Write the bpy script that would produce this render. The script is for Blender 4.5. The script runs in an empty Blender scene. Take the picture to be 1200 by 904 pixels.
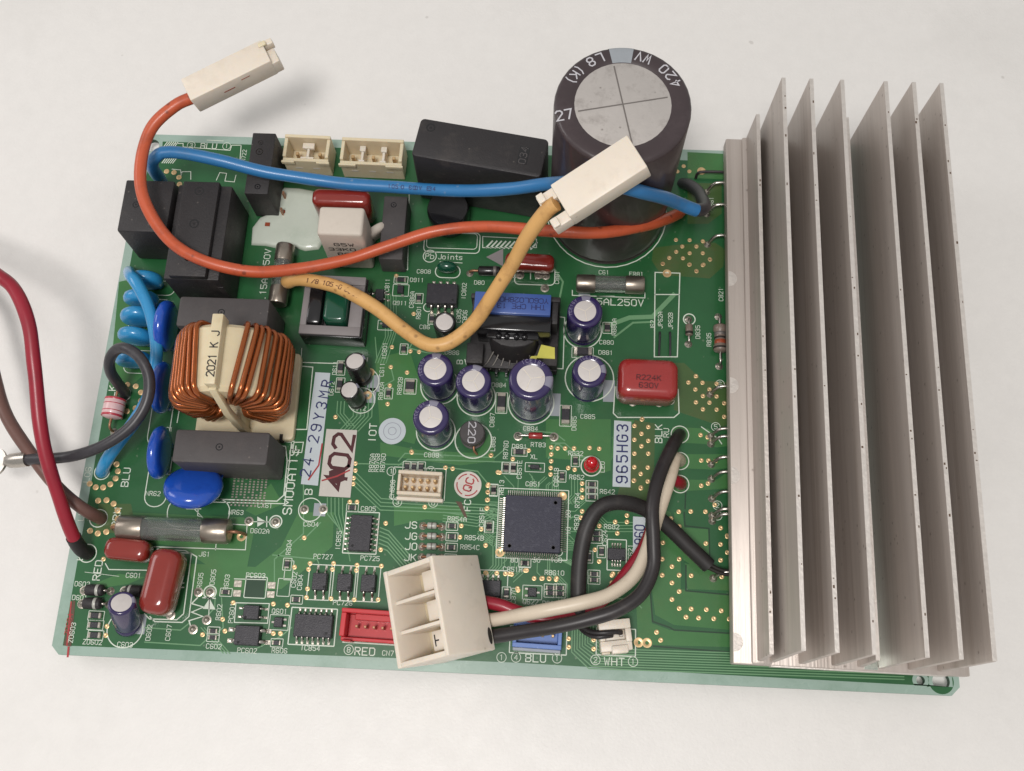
import bpy, bmesh, math, random
from mathutils import Vector, Matrix
random.seed(7)
R = math.radians
K = 0.001                       # the scene is written in millimetres, built in metres
scene = bpy.context.scene
COL = scene.collection

# ------------------------------------------------------------------ camera, light, exposure
cam_d = bpy.data.cameras.new('camera')
cam = bpy.data.objects.new('camera', cam_d); COL.objects.link(cam)
cam.location = (8.365*K, -78.898*K, 242.658*K)
cam.rotation_euler = (0.317, 0.020, 0.045)
cam_d.sensor_width = 36; cam_d.lens = 1168.36/1200*36
cam_d.clip_start = 0.01; cam_d.clip_end = 20
scene.camera = cam

world = bpy.data.worlds.new('World'); scene.world = world; world.use_nodes = True
bg = world.node_tree.nodes['Background']
bg.inputs[0].default_value = (1.0, 0.995, 0.98, 1); bg.inputs[1].default_value = 0.47

def area(name, loc, target, size, power, col):
    d = bpy.data.lights.new(name, 'AREA'); d.energy = power; d.shape = 'RECTANGLE'
    d.size = size[0]*K; d.size_y = size[1]*K; d.color = col
    o = bpy.data.objects.new(name, d); COL.objects.link(o)
    o.location = Vector(loc)*K
    o.rotation_euler = (Vector(target)-Vector(loc)).to_track_quat('-Z', 'Y').to_euler()
    return o
area('ceiling_lamp', (-80, -225, 700), (-20, 20, 0), (170, 170), 3.5, (1.0, 0.965, 0.94))
area('window_light', (-620, 160, 380), (0, 0, 0), (300, 300), .9, (1.0, 0.97, 0.97))

scene.view_settings.view_transform = 'Standard'; scene.view_settings.look = 'None'
scene.view_settings.exposure = -0.04; scene.view_settings.gamma = 1.0
scene.view_settings.use_curve_mapping = False

# ------------------------------------------------------------------ materials
def lin(c):
    return tuple(((v/255)/12.92 if v/255 <= .04045 else ((v/255+.055)/1.055)**2.4) for v in c)
def mat(name, rgb, rough=.5, metal=0., var=.12, scale=300., bump=0., bscale=900., coat=0., trans=0., alpha=1., dirt=None, spec=.5, stretch=None, rvar=.12):
    """sRGB base colour broken up by two noises, uneven gloss, fine relief; dirt = (rgb, amount, scale)"""
    m = bpy.data.materials.new(name); m.use_nodes = True
    nt = m.node_tree; N = nt.nodes; L = nt.links; b = N['Principled BSDF']
    tc = N.new('ShaderNodeTexCoord'); co = tc.outputs['Object']
    if stretch:
        mp = N.new('ShaderNodeMapping'); mp.inputs['Scale'].default_value = stretch; L.new(co, mp.inputs[0]); co = mp.outputs[0]
    n1 = N.new('ShaderNodeTexNoise'); n1.inputs['Scale'].default_value = scale; n1.inputs['Detail'].default_value = 6; n1.inputs['Roughness'].default_value = .65
    L.new(co, n1.inputs['Vector'])
    c = lin(rgb)
    mx = N.new('ShaderNodeMix'); mx.data_type = 'RGBA'
    mx.inputs[6].default_value = tuple(v*(1-var*1.6) for v in c)+(1,)
    mx.inputs[7].default_value = tuple(min(1, v*(1+var*1.6)) for v in c)+(1,)
    L.new(n1.outputs[0], mx.inputs[0]); out = mx.outputs[2]
    if dirt:
        n2 = N.new('ShaderNodeTexNoise'); n2.inputs['Scale'].default_value = dirt[2]; n2.inputs['Detail'].default_value = 8; n2.inputs['Roughness'].default_value = .7
        L.new(co, n2.inputs['Vector'])
        rp = N.new('ShaderNodeMapRange'); rp.inputs[1].default_value = .52; rp.inputs[2].default_value = .75; rp.inputs[3].default_value = 0; rp.inputs[4].default_value = dirt[1]
        L.new(n2.outputs[0], rp.inputs[0])
        m2 = N.new('ShaderNodeMix'); m2.data_type = 'RGBA'; m2.inputs[7].default_value = lin(dirt[0])+(1,)
        L.new(rp.outputs[0], m2.inputs[0]); L.new(out, m2.inputs[6]); out = m2.outputs[2]
    L.new(out, b.inputs['Base Color'])
    rr = N.new('ShaderNodeMapRange'); rr.inputs[3].default_value = max(.02, rough-rvar); rr.inputs[4].default_value = min(1, rough+rvar)
    n3 = N.new('ShaderNodeTexNoise'); n3.inputs['Scale'].default_value = scale*.6; n3.inputs['Detail'].default_value = 5
    L.new(co, n3.inputs['Vector']); L.new(n3.outputs[0], rr.inputs[0]); L.new(rr.outputs[0], b.inputs['Roughness'])
    b.inputs['Metallic'].default_value = metal
    b.inputs['Specular IOR Level'].default_value = spec
    b.inputs['Coat Weight'].default_value = coat; b.inputs['Coat Roughness'].default_value = .08
    b.inputs['Transmission Weight'].default_value = trans; b.inputs['Alpha'].default_value = alpha
    if bump:
        nb = N.new('ShaderNodeTexNoise'); nb.inputs['Scale'].default_value = bscale; nb.inputs['Detail'].default_value = 4
        L.new(co, nb.inputs['Vector'])
        bp = N.new('ShaderNodeBump'); bp.inputs['Strength'].default_value = bump; bp.inputs['Distance'].default_value = .0003
        L.new(nb.outputs[0], bp.inputs['Height']); L.new(bp.outputs[0], b.inputs['Normal'])
    return m

X = {}
X['table'] = mat('table laminate', (224,221,217), .5, var=.03, scale=260, bump=.22, bscale=1500, dirt=((196,193,188),.3,14))
X['mask'] = mat('green solder mask', (35,90,50), .32, var=.16, scale=70, bump=.06, bscale=500, coat=.25, dirt=((58,92,52),.35,60))
X['pour'] = mat('solder mask over copper', (60,112,60), .32, var=.14, scale=90, bump=.05, bscale=500, coat=.25, dirt=((84,110,58),.4,70))
X['olive'] = mat('darkened solder mask over power copper', (66,92,48), .32, var=.12, scale=60, bump=.05, coat=.2, dirt=((96,84,48),.5,90))
X['trace'] = mat('solder mask over trace', (104,146,106), .32, var=.10, scale=200, coat=.2)
X['groove'] = mat('bare gap between copper', (20,56,32), .4, var=.1, scale=200)
X['fr4'] = mat('bare glass epoxy laminate', (150,172,160), .28, var=.07, scale=120, bump=.04, coat=.2, dirt=((104,136,114),.7,40))
X['fr4edge'] = mat('cut laminate edge', (54,84,66), .5, var=.15, scale=300)
X['silk'] = mat('white silkscreen ink', (206,214,200), .55, var=.08, scale=500, dirt=((150,170,150),.35,500))
X['silkred'] = mat('red marker ink', (158,48,50), .5, var=.2, scale=500)
X['via'] = mat('gold plated via', (214,182,136), .38, .55, var=.15, scale=900)
X['hole'] = mat('drilled hole', (34,30,24), .7, var=.1)
X['solder'] = mat('tin solder', (190,182,170), .33, .85, var=.18, scale=900, bump=.2, bscale=1200)
X['copper'] = mat('tarnished copper pad', (160,116,90), .42, .6, var=.2, scale=700)
X['lead'] = mat('tinned wire lead', (186,180,172), .3, .95, var=.15, scale=700)
X['alu'] = mat('extruded aluminium', (186,176,168), .42, .38, var=.11, scale=130, bump=.30, bscale=420, stretch=(4,.10,4), dirt=((120,100,82),.65,34), rvar=.1)
X['polished'] = mat('polished channel floor', (206,216,208), .18, .9, var=.05, scale=60)
X['alucut'] = mat('saw cut aluminium', (214,207,200), .45, .6, var=.12, scale=900, bump=.25, bscale=1500)
X['black'] = mat('black moulded plastic', (42,39,40), .55, var=.14, scale=500, bump=.35, bscale=2500, dirt=((92,84,78),.4,90))
X['blackgloss'] = mat('glossy black potting', (26,25,27), .22, var=.15, scale=300, coat=.3)
X['greycase'] = mat('dusty grey plastic case', (70,66,66), .62, var=.10, scale=500, bump=.2, bscale=2500, dirt=((96,88,84),.3,140))
X['chip'] = mat('black epoxy chip', (40,38,44), .45, var=.12, scale=900, bump=.25, bscale=4000, dirt=((88,84,88),.3,900))
X['mcu'] = mat('blue black chip epoxy', (42,42,58), .5, var=.10, scale=700, bump=.2, bscale=4000, dirt=((104,104,116),.35,1100))
X['purple'] = mat('purple capacitor sleeve', (46,36,80), .24, var=.10, scale=250, coat=.45, dirt=((84,78,112),.25,150))
X['sleeveblack'] = mat('dark brown capacitor sleeve', (58,47,49), .40, var=.10, scale=150, coat=.25, bump=.05, bscale=150, dirt=((96,84,86),.28,120))
X['capblack'] = mat('black capacitor sleeve', (34,32,32), .3, var=.1, scale=300, coat=.3)
X['stripe'] = mat('grey sleeve stripe', (128,126,142), .3, var=.1, scale=300, coat=.2)
X['stripeblue'] = mat('pale blue sleeve stripe', (150,155,160), .35, var=.1, scale=300, coat=.2)
X['sleeveprint'] = mat('faded sleeve lettering', (122,116,142), .4, var=.15, scale=500)
X['print'] = mat('silver sleeve lettering', (186,184,188), .4, var=.1, scale=500)
X['captop'] = mat('stamped aluminium can top', (200,194,190), .45, .1, var=.05, scale=200, bump=.05, dirt=((160,150,142),.25,300))
X['captopbig'] = mat('worn aluminium can top', (190,184,179), .46, .45, var=.07, scale=160, bump=.15, bscale=900, dirt=((126,118,112),.55,260))
X['groovegrey'] = mat('vent score line', (120,114,110), .5, .4, var=.1)
X['cream'] = mat('cream nylon', (216,202,172), .45, var=.06, scale=200, dirt=((176,150,112),.45,160))
X['choke'] = mat('cream choke case', (208,194,162), .42, var=.05, scale=200, dirt=((178,152,112),.3,160))
X['white'] = mat('off white nylon', (222,211,196), .42, var=.04, scale=200, dirt=((186,172,154),.4,130))
X['ivory'] = mat('aged ivory nylon', (212,198,178), .45, var=.06, scale=200, dirt=((160,136,110),.5,150))
X['ceramic'] = mat('grey white cement body', (196,186,174), .6, var=.05, scale=400, bump=.15, dirt=((150,136,122),.4,200))
X['enamel'] = mat('enamelled copper wire', (170,92,44), .24, .75, var=.14, scale=200, coat=.5, dirt=((140,62,30),.5,260))
X['bluecap'] = mat('glossy blue epoxy', (28,78,178), .22, var=.08, scale=150, coat=.6, dirt=((16,44,120),.4,250))
X['redcap'] = mat('glossy brick red epoxy', (132,42,34), .2, var=.08, scale=150, coat=.6, dirt=((104,30,24),.4,250))
X['redcap2'] = mat('glossy bright red epoxy', (150,44,42), .26, var=.08, scale=150, coat=.6, dirt=((134,34,32),.4,250))
X['greencoil'] = mat('green varnished tape', (20,74,54), .2, var=.15, scale=200, coat=.6)
X['ferrite'] = mat('grey ferrite', (128,122,122), .62, var=.06, scale=300, bump=.1)
X['bluetape'] = mat('blue polyester tape', (62,88,152), .38, var=.07, scale=200, coat=.15)
X['yellowtape'] = mat('yellow polyester tape', (206,200,92), .3, var=.08, coat=.3)
X['orange'] = mat('orange wire insulation', (188,84,50), .40, var=.10, scale=120, coat=.05, dirt=((112,52,38),.7,110))
X['bluewire'] = mat('blue wire insulation', (44,112,166), .38, var=.10, scale=120, coat=.08, dirt=((78,94,108),.8,60))
X['yellow'] = mat('amber wire insulation', (206,160,98), .44, var=.08, scale=120, dirt=((142,100,62),.7,110))
X['redwire'] = mat('crimson wire insulation', (144,26,44), .38, var=.1, scale=120, coat=.05, dirt=((96,28,38),.5,90))
X['brownwire'] = mat('brown wire insulation', (104,74,66), .42, var=.08, scale=120, dirt=((70,52,48),.4,90))
X['blackwire'] = mat('charcoal wire insulation', (40,36,37), .42, var=.1, scale=150, dirt=((92,84,80),.35,110))
X['greywire'] = mat('dark grey wire insulation', (50,48,52), .4, var=.1, scale=150, dirt=((110,108,110),.35,110))
X['whitewire'] = mat('off white wire insulation', (204,190,170), .42, var=.06, scale=150, dirt=((150,130,108),.5,110))
X['shrink'] = mat('black heat shrink', (36,33,33), .55, var=.1, scale=150, dirt=((84,78,74),.35,160))
X['cyan'] = mat('bright blue wire insulation', (46,138,190), .27, var=.08, scale=150, coat=.4, dirt=((40,92,140),.4,120))
X['glass'] = mat('fuse glass', (226,228,224), .06, var=.02, trans=.92, rvar=.03)
X['nickel'] = mat('tarnished nickel cap', (160,150,138), .34, .9, var=.16, scale=300, dirt=((110,94,80),.6,260), bump=.1)
X['ledred'] = mat('red lamp lens', (206,22,36), .12, var=.05, coat=.6, trans=.25)
X['redplastic'] = mat('red connector plastic', (188,40,46), .36, var=.07, scale=250, dirt=((140,28,34),.35,160))
X['blueplastic'] = mat('pale blue connector plastic', (104,134,196), .4, var=.07, scale=250, dirt=((70,96,158),.35,160))
X['paper'] = mat('silvery label paper', (186,194,198), .45, var=.05, scale=200)
X['paperwarm'] = mat('translucent stamped label', (194,188,180), .4, var=.06, scale=200)
X['inkblue'] = mat('dark blue stamp ink', (34,40,92), .6, var=.2, scale=700)
X['inkdark'] = mat('dark maroon stamp ink', (70,18,24), .6, var=.2, scale=700)
X['inkblack'] = mat('black ink', (30,26,26), .6, var=.15, scale=700)
X['glue'] = mat('white silicone glue', (198,205,192), .25, var=.06, scale=90, coat=.5, bump=.8, bscale=130, dirt=((160,176,158),.5,90))
X['carbon'] = mat('grey brown resistor body', (120,106,96), .4, var=.08, scale=300, coat=.3)
X['pinkbody'] = mat('pale pink ceramic', (214,178,178), .35, var=.06, scale=300, coat=.3)
X['pinkred'] = mat('red band', (178,52,66), .35, var=.08, coat=.3)
X['bandbrown'] = mat('brick band', (150,70,44), .35, var=.08, coat=.3)
X['scar'] = mat('brown flux scar', (84,62,44), .5, var=.2, scale=300)
X['tinbody'] = mat('pale jumper body', (176,176,168), .4, .2, var=.1, scale=400)

def specks(m, rgb, scale, thr, amount):
    # sparse grains of dust and small marks with a shape of their own
    nt = m.node_tree; N = nt.nodes; L = nt.links; b = N['Principled BSDF']
    src = b.inputs['Base Color'].links[0].from_socket
    tc = N.new('ShaderNodeTexCoord'); v = N.new('ShaderNodeTexVoronoi'); v.inputs['Scale'].default_value = scale
    nz = N.new('ShaderNodeTexNoise'); nz.inputs['Scale'].default_value = scale*2.5
    ad = N.new('ShaderNodeMixRGB'); ad.blend_type = 'ADD'; ad.inputs[0].default_value = .35/scale
    L.new(tc.outputs['Object'], ad.inputs[1]); L.new(nz.outputs[1], ad.inputs[2]); L.new(ad.outputs[0], v.inputs['Vector'])
    r = N.new('ShaderNodeMapRange'); r.inputs[1].default_value = thr; r.inputs[2].default_value = thr*.6; r.inputs[3].default_value = 0; r.inputs[4].default_value = amount
    L.new(v.outputs['Distance'], r.inputs[0])
    mu = N.new('ShaderNodeMath'); mu.operation = 'MULTIPLY'; sp = N.new('ShaderNodeSeparateColor'); L.new(v.outputs['Color'], sp.inputs[0])
    gt = N.new('ShaderNodeMath'); gt.operation = 'GREATER_THAN'; gt.inputs[1].default_value = .62; L.new(sp.outputs[0], gt.inputs[0])
    L.new(r.outputs[0], mu.inputs[0]); L.new(gt.outputs[0], mu.inputs[1])
    mx = N.new('ShaderNodeMix'); mx.data_type = 'RGBA'; mx.inputs[7].default_value = lin(rgb)+(1,)
    L.new(mu.outputs[0], mx.inputs[0]); L.new(src, mx.inputs[6]); L.new(mx.outputs[2], b.inputs['Base Color'])
for k_ in ('white','cream','choke','ivory'):
    b_ = X[k_].node_tree.nodes['Principled BSDF']; b_.inputs['Subsurface Weight'].default_value = .3; b_.inputs['Subsurface Radius'].default_value = (1,.7,.45); b_.inputs['Subsurface Scale'].default_value = .0016
specks(X['table'], (160,154,146), 70, .05, .35)
specks(X['mask'], (120,132,112), 420, .13, .55); specks(X['black'], (120,112,104), 500, .12, .5); specks(X['greycase'], (130,122,114), 500, .12, .5)
specks(X['orange'], (74,36,28), 330, .22, .6); specks(X['yellow'], (104,72,46), 330, .2, .55); specks(X['bluewire'], (150,160,168), 330, .16, .5); specks(X['alu'], (92,78,66), 300, .12, .6); specks(X['alu'], (84,68,54), 15, .26, .38)
specks(X['white'], (130,110,90), 260, .10, .5); specks(X['captopbig'], (112,104,98), 500, .16, .6); specks(X['sleeveblack'], (120,110,108), 350, .12, .4)

# ------------------------------------------------------------------ mesh helpers (millimetres)
class MB:
    def __init__(s): s.v = []; s.f = []
    def add(s, v, f):
        o = len(s.v); s.v += [tuple(p) for p in v]; s.f += [tuple(i+o for i in q) for q in f]; return s
    def prism(s, poly, z0, z1, top=None):
        n = len(poly); top = top or poly
        v = [(x, y, z0) for x, y in poly]+[(x, y, z1) for x, y in top]
        f = [tuple(range(n-1, -1, -1)), tuple(range(n, 2*n))]+[(i, (i+1) % n, n+(i+1) % n, n+i) for i in range(n)]
        return s.add(v, f)
    def box(s, cx, cy, z0, sx, sy, sz, rot=0, taper=0):
        c, q = math.cos(R(rot)), math.sin(R(rot)); P = [(-1,-1),(1,-1),(1,1),(-1,1)]
        def pl(k): return [(cx+c*a*(sx/2-k)-q*b*(sy/2-k), cy+q*a*(sx/2-k)+c*b*(sy/2-k)) for a, b in P]
        return s.prism(pl(0), z0, z0+sz, pl(taper))
    def xbox(s, x0, x1, y0, y1, z0, z1): return s.box((x0+x1)/2, (y0+y1)/2, z0, x1-x0, y1-y0, z1-z0)
    def loft(s, rings, cap=True, closed=False):
        n = len(rings[0]); v = [p for r in rings for p in r]; f = []
        m = len(rings)
        for i in range(m if closed else m-1):
            a = i*n; b = ((i+1) % m)*n
            for j in range(n): f.append((a+j, a+(j+1) % n, b+(j+1) % n, b+j))
        if cap and not closed:
            f.append(tuple(range(n-1, -1, -1))); f.append(tuple(range((m-1)*n, m*n)))
        return s.add(v, f)
    def lathe(s, prof, n=32, c=(0,0,0)):
        rings = [[(c[0]+r*math.cos(2*math.pi*k/n), c[1]+r*math.sin(2*math.pi*k/n), c[2]+z) for k in range(n)] for r, z in prof]
        return s.loft(rings)
    def tube(s, pts, r, n=12, closed=False):
        P = [Vector(p) for p in pts]; m = len(P); rings = []; nrm = None
        rr = r if isinstance(r, (list, tuple)) else [r]*m
        for i in range(m):
            if closed: t = P[(i+1) % m]-P[i-1]
            else: t = P[min(i+1, m-1)]-P[max(i-1, 0)]
            t = t.normalized() if t.length > 1e-9 else Vector((0,0,1))
            if nrm is None:
                nrm = t.orthogonal().normalized()
                if closed: nrm = t.cross(Vector((0.3,0.2,1))).normalized()
            nrm = (nrm-t*nrm.dot(t)).normalized(); bn = t.cross(nrm)
            rings.append([tuple(P[i]+rr[i]*(math.cos(2*math.pi*k/n)*nrm+math.sin(2*math.pi*k/n)*bn)) for k in range(n)])
        return s.loft(rings, cap=True, closed=closed)
    def cyl(s, a, b, r, n=20): return s.tube([a, b], r, n)
    def strip(s, pts, w, z, h=0.0, closed=False):
        """flat mitred ribbon along a 2D polyline"""
        P = [Vector(p) for p in pts]; m = len(P)
        if m < 2: return s
        Lp, Rp = [], []
        for i in range(m):
            a = P[i-1] if (i > 0 or closed) else None; b = P[(i+1) % m] if (i < m-1 or closed) else None
            d1 = (P[i]-a).normalized() if a is not None else None; d2 = (b-P[i]).normalized() if b is not None else None
            if d1 is None: d1 = d2
            if d2 is None: d2 = d1
            n1 = Vector((-d1.y, d1.x)); n2 = Vector((-d2.y, d2.x)); mm = n1+n2
            mm = mm.normalized() if mm.length > 1e-4 else n1
            k = w/2/max(.45, mm.dot(n1))
            e = Vector((0,0))
            if not closed and i == 0: e = -d2*w*.35
            if not closed and i == m-1: e = d1*w*.35
            Lp.append(P[i]+mm*k+e); Rp.append(P[i]-mm*k+e)
        v = [(p.x, p.y, z) for p in Lp]+[(p.x, p.y, z) for p in Rp]
        f = [(m+i, m+(i+1) % m, (i+1) % m, i) for i in range(m if closed else m-1)]
        if h:      # side walls down to the board
            o = len(v); v += [(a, b, z-h) for a, b, c in v]
            for i in range(m if closed else m-1):
                j = (i+1) % m; f += [(i, j, o+j, o+i), (m+j, m+i, o+m+i, o+m+j)]
        return s.add(v, f)
    def moved(s, M):
        s.v = [tuple(M @ Vector(p)) for p in s.v]; return s

def mesh(name, mb, material, bevel=0., seg=2, smooth=35, bev_angle=32):
    me = bpy.data.meshes.new(name)
    me.from_pydata([(x*K, y*K, z*K) for x, y, z in mb.v], [], mb.f)
    if bevel:
        bm = bmesh.new(); bm.from_mesh(me)
        bmesh.ops.recalc_face_normals(bm, faces=bm.faces)
        ed = [e for e in bm.edges if len(e.link_faces) == 2 and e.calc_face_angle(0) > R(bev_angle)]
        bmesh.ops.bevel(bm, geom=ed, offset=bevel*K, segments=seg, profile=.5, affect='EDGES', clamp_overlap=True)
        bm.to_mesh(me); bm.free()
    if smooth:
        me.shade_smooth(); me.set_sharp_from_angle(angle=R(smooth))
    me.materials.append(X[material] if isinstance(material, str) else material)
    return me
def link(name, me, parent=None, loc=None, rot=None):
    o = bpy.data.objects.new(name, me); COL.objects.link(o)
    if parent is not None: o.parent = parent
    if loc is not None: o.location = Vector(loc)*K
    if rot is not None: o.rotation_euler = rot
    return o
def part(name, mb, material, parent, bevel=0., seg=2, smooth=35, label=None):
    """mb in the thing's own coordinates"""
    o = link(name, mesh(name, mb, material, bevel, seg, smooth), parent)
    if label: o['label'] = label
    return o
def thing(name, label, cat, loc=(0,0,0), rotz=0, group=None):
    o = bpy.data.objects.new(name, None); COL.objects.link(o); o.empty_display_size = .003
    o.location = Vector((loc[0], loc[1], loc[2] if len(loc) > 2 else 0))*K; o.rotation_euler = (0, 0, R(rotz))
    o['label'] = label; o['category'] = cat
    if group: o['group'] = group
    return o
def copy_thing(src, label, loc, rotz=0):
    def cp(o, par):
        c = o.copy(); COL.objects.link(c); c.parent = par
        for ch in [q for q in o.children]: cp(ch, c)
        return c
    c = cp(src, None); c['label'] = label
    c.location = Vector((loc[0], loc[1], loc[2] if len(loc) > 2 else 0))*K; c.rotation_euler = (0, 0, R(rotz))
    return c
def child(t, name):
    return next(c for c in t.children if c.name.startswith(name))
def spline(pts, step=1.0):
    """Catmull-Rom through 3D points, sampled about every `step` mm"""
    P = [Vector(p) for p in pts]; P = [P[0]*2-P[1]]+P+[P[-1]*2-P[-2]]; out = []
    for i in range(1, len(P)-2):
        a, b, c, d = P[i-1], P[i], P[i+1], P[i+2]
        n = max(3, int((c-b).length/step))
        for k in range(n):
            t = k/n
            out.append(.5*((2*b)+(c-a)*t+(2*a-5*b+4*c-d)*t*t+(3*b-a-3*c+d)*t**3))
    out.append(P[-2]); return out
def wire(name, pts, r, material, parent, org, n=14, label=None):
    o = Vector((org[0], org[1], org[2] if len(org) > 2 else 0))
    sp = [p-o for p in spline(pts)]; ph = random.uniform(0, 9); q = random.Random(len(sp)); m = len(sp)
    w_ = [min(1, k/4, (m-1-k)/4)*.06*r for k in range(m)]
    sp = [p+Vector((w_[k]*math.sin(k*.31+ph), w_[k]*math.sin(k*.23+ph*2), w_[k]*math.sin(k*.27))) for k, p in enumerate(sp)]
    rr = [r*(1+.018*math.sin(k*.19+ph)+.012*math.sin(k*.53+2*ph)+q.uniform(-.006,.006)) for k in range(m)]
    return part(name, MB().tube(sp, rr, n), material, parent, smooth=60, label=label)
def rrect(cx, cy, w, h, r, n=5):
    out = []
    for (sx, sy, a0) in ((1,1,0),(-1,1,90),(-1,-1,180),(1,-1,270)):
        for k in range(n+1):
            a = R(a0+90*k/n); out.append((cx+sx*(w/2-r)+r*math.cos(a), cy+sy*(h/2-r)+r*math.sin(a)))
    return out
def circ(cx, cy, r, n=28, a0=0, a1=360):
    full = abs(a1-a0) >= 360
    return [(cx+r*math.cos(R(a0+(a1-a0)*k/(n if full else n-1))), cy+r*math.sin(R(a0+(a1-a0)*k/(n if full else n-1)))) for k in range(n)]

# stroke lettering on a 4 x 6 grid
G = {'A':'0,0 0,4 2,6 4,4 4,0;0,2.3 4,2.3','B':'0,0 0,6 3,6 4,5 4,4 3,3 0,3;3,3 4,2 4,1 3,0 0,0','C':'4,1 3,0 1,0 0,1 0,5 1,6 3,6 4,5',
'D':'0,0 0,6 3,6 4,5 4,1 3,0 0,0','E':'4,0 0,0 0,6 4,6;0,3 3,3','F':'0,0 0,6 4,6;0,3 3,3','G':'4,5 3,6 1,6 0,5 0,1 1,0 3,0 4,1 4,3 2,3',
'H':'0,0 0,6;4,0 4,6;0,3 4,3','I':'2,0 2,6','J':'0,1 1,0 3,0 4,1 4,6','K':'0,0 0,6;4,6 0,2.5;1.5,3.5 4,0','L':'0,6 0,0 4,0','M':'0,0 0,6 2,3 4,6 4,0',
'N':'0,0 0,6 4,0 4,6','O':'1,0 0,1 0,5 1,6 3,6 4,5 4,1 3,0 1,0','P':'0,0 0,6 3,6 4,5 4,4 3,3 0,3','Q':'1,0 0,1 0,5 1,6 3,6 4,5 4,1 3,0 1,0;2.5,1.8 4,0',
'R':'0,0 0,6 3,6 4,5 4,4 3,3 0,3;2,3 4,0','S':'0,1 1,0 3,0 4,1 4,2 3,3 1,3 0,4 0,5 1,6 3,6 4,5','T':'0,6 4,6;2,6 2,0','U':'0,6 0,1 1,0 3,0 4,1 4,6',
'V':'0,6 2,0 4,6','W':'0,6 1,0 2,4 3,0 4,6','X':'0,0 4,6;0,6 4,0','Y':'0,6 2,3 4,6;2,3 2,0','Z':'0,6 4,6 0,0 4,0',
'0':'1,0 0,1 0,5 1,6 3,6 4,5 4,1 3,0 1,0','1':'1,5 2,6 2,0','2':'0,5 1,6 3,6 4,5 4,4 0,0 4,0','3':'0,5 1,6 3,6 4,5 4,4 3,3 1.5,3;3,3 4,2 4,1 3,0 1,0 0,1',
'4':'3,0 3,6 0,2 4,2','5':'4,6 0,6 0,3.5 3,3.5 4,2.5 4,1 3,0 1,0 0,1','6':'4,5 3,6 1,6 0,5 0,1 1,0 3,0 4,1 4,2 3,3 0,3','7':'0,6 4,6 1.5,0',
'8':'1,3 0,4 0,5 1,6 3,6 4,5 4,4 3,3 1,3;1,3 0,2 0,1 1,0 3,0 4,1 4,2 3,3','9':'4,3 1,3 0,4 0,5 1,6 3,6 4,5 4,1 3,0 1,0 0,1',
'-':'.5,3 3.5,3','.':'1.7,0 2.3,0','(':'3,7 2,5 2,1 3,-1',')':'1,7 2,5 2,1 1,-1','/':'0,0 4,6','+':'0,3 4,3;2,1 2,5',
'o':'1,0 0,1 0,3 1,4 3,4 4,3 4,1 3,0 1,0','i':'2,0 2,4;2,5.4 2,6','n':'0,0 0,4;0,3 1,4 3,4 4,3 4,0','t':'2,6 2,1 3,0 4,0;.5,4 3.8,4','s':'0,.5 1,0 3,0 4,1 3,2 1,2 0,3 1,4 3,4 4,3.5','b':'0,6 0,0 3,0 4,1 4,3 3,4 0,4'}
def text_mb(s, h, stroke=None, aspect=.72, z=0., mb=None, gap=1.7):
    """flat lettering centred on the origin"""
    mb = mb or MB(); st = stroke or h*.13; u = h/6; ux = u*aspect*1.5
    adv = (4+gap)*ux; w = adv*len(s)-gap*ux; k = 0
    for i, ch in enumerate(s):
        for pl in G.get(ch, '').split(';'):
            if not pl: continue
            pts = [tuple(map(float, q.split(','))) for q in pl.split()]
            mb.strip([(-w/2+i*adv+a*ux, -h/2+b*u) for a, b in pts], st, z+k*.003); k = (k+1) % 4
    return mb

# ------------------------------------------------------------------ table
TZ = -5.0
tb = MB().box(0, 40, TZ-20, 2400, 1600, 20)
tbl = link('table_surface', mesh('table_surface', tb, 'table', smooth=0)); tbl['kind'] = 'structure'; tbl['label'] = 'plain off white table top'

# ------------------------------------------------------------------ the board
W2, H2 = 106.65, 70.9
board = thing('circuit_board', 'green printed circuit board lying on the white table', 'circuit board', (0,0,0))
HOLES = [((-104.04,67.36), 1.9), ((102.48,-67.75), 2.0), ((97.79,-67.77), 1.0)]
def plate(outer, holes, z0, z1, material, name, bev=0):
    bm = bmesh.new()
    loops = [outer]+holes
    es = []
    for lp in loops:
        vs = [bm.verts.new((x*K, y*K, z1*K)) for x, y in lp]
        es += [bm.edges.new((vs[i], vs[(i+1) % len(vs)])) for i in range(len(vs))]
    r = bmesh.ops.triangle_fill(bm, use_beauty=True, use_dissolve=False, edges=es)
    fs = [f for f in bm.faces]
    bmesh.ops.recalc_face_normals(bm, faces=fs)
    if fs[0].normal.z < 0: bmesh.ops.reverse_faces(bm, faces=fs)
    if z0 < z1:
        ex = bmesh.ops.extrude_face_region(bm, geom=fs)
        vv = [g for g in ex['geom'] if isinstance(g, bmesh.types.BMVert)]
        for v in vv: v.co.z = z1*K
        low = [f for f in bm.faces if all(abs(v.co.z-z1*K) < 1e-9 for v in f.verts) and not any(v in vv for v in f.verts)]
        for f in low:
            for v in f.verts: v.co.z = z0*K
        bmesh.ops.recalc_face_normals(bm, faces=bm.faces)
    me = bpy.data.meshes.new(name); bm.to_mesh(me); bm.free()
    for mm in (material if isinstance(material, list) else [material]): me.materials.append(X[mm])
    return me
ch = 2.0
outer = [(-W2+ch,-H2),(W2-ch,-H2),(W2,-H2+ch),(W2,H2-ch),(W2-ch,H2),(-W2+ch,H2),(-W2,H2-ch),(-W2,-H2+ch)]
hl = [circ(c[0], c[1], r, 28) for c, r in HOLES]
sub = link('laminate', plate(outer, hl, -1.6, 0, ['fr4','fr4edge'], 'laminate'), board)
for p in sub.data.polygons:
    if abs(p.normal.z) < .5: p.material_index = 1
sub['label'] = 'bare pale laminate showing along the board edges'
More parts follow.
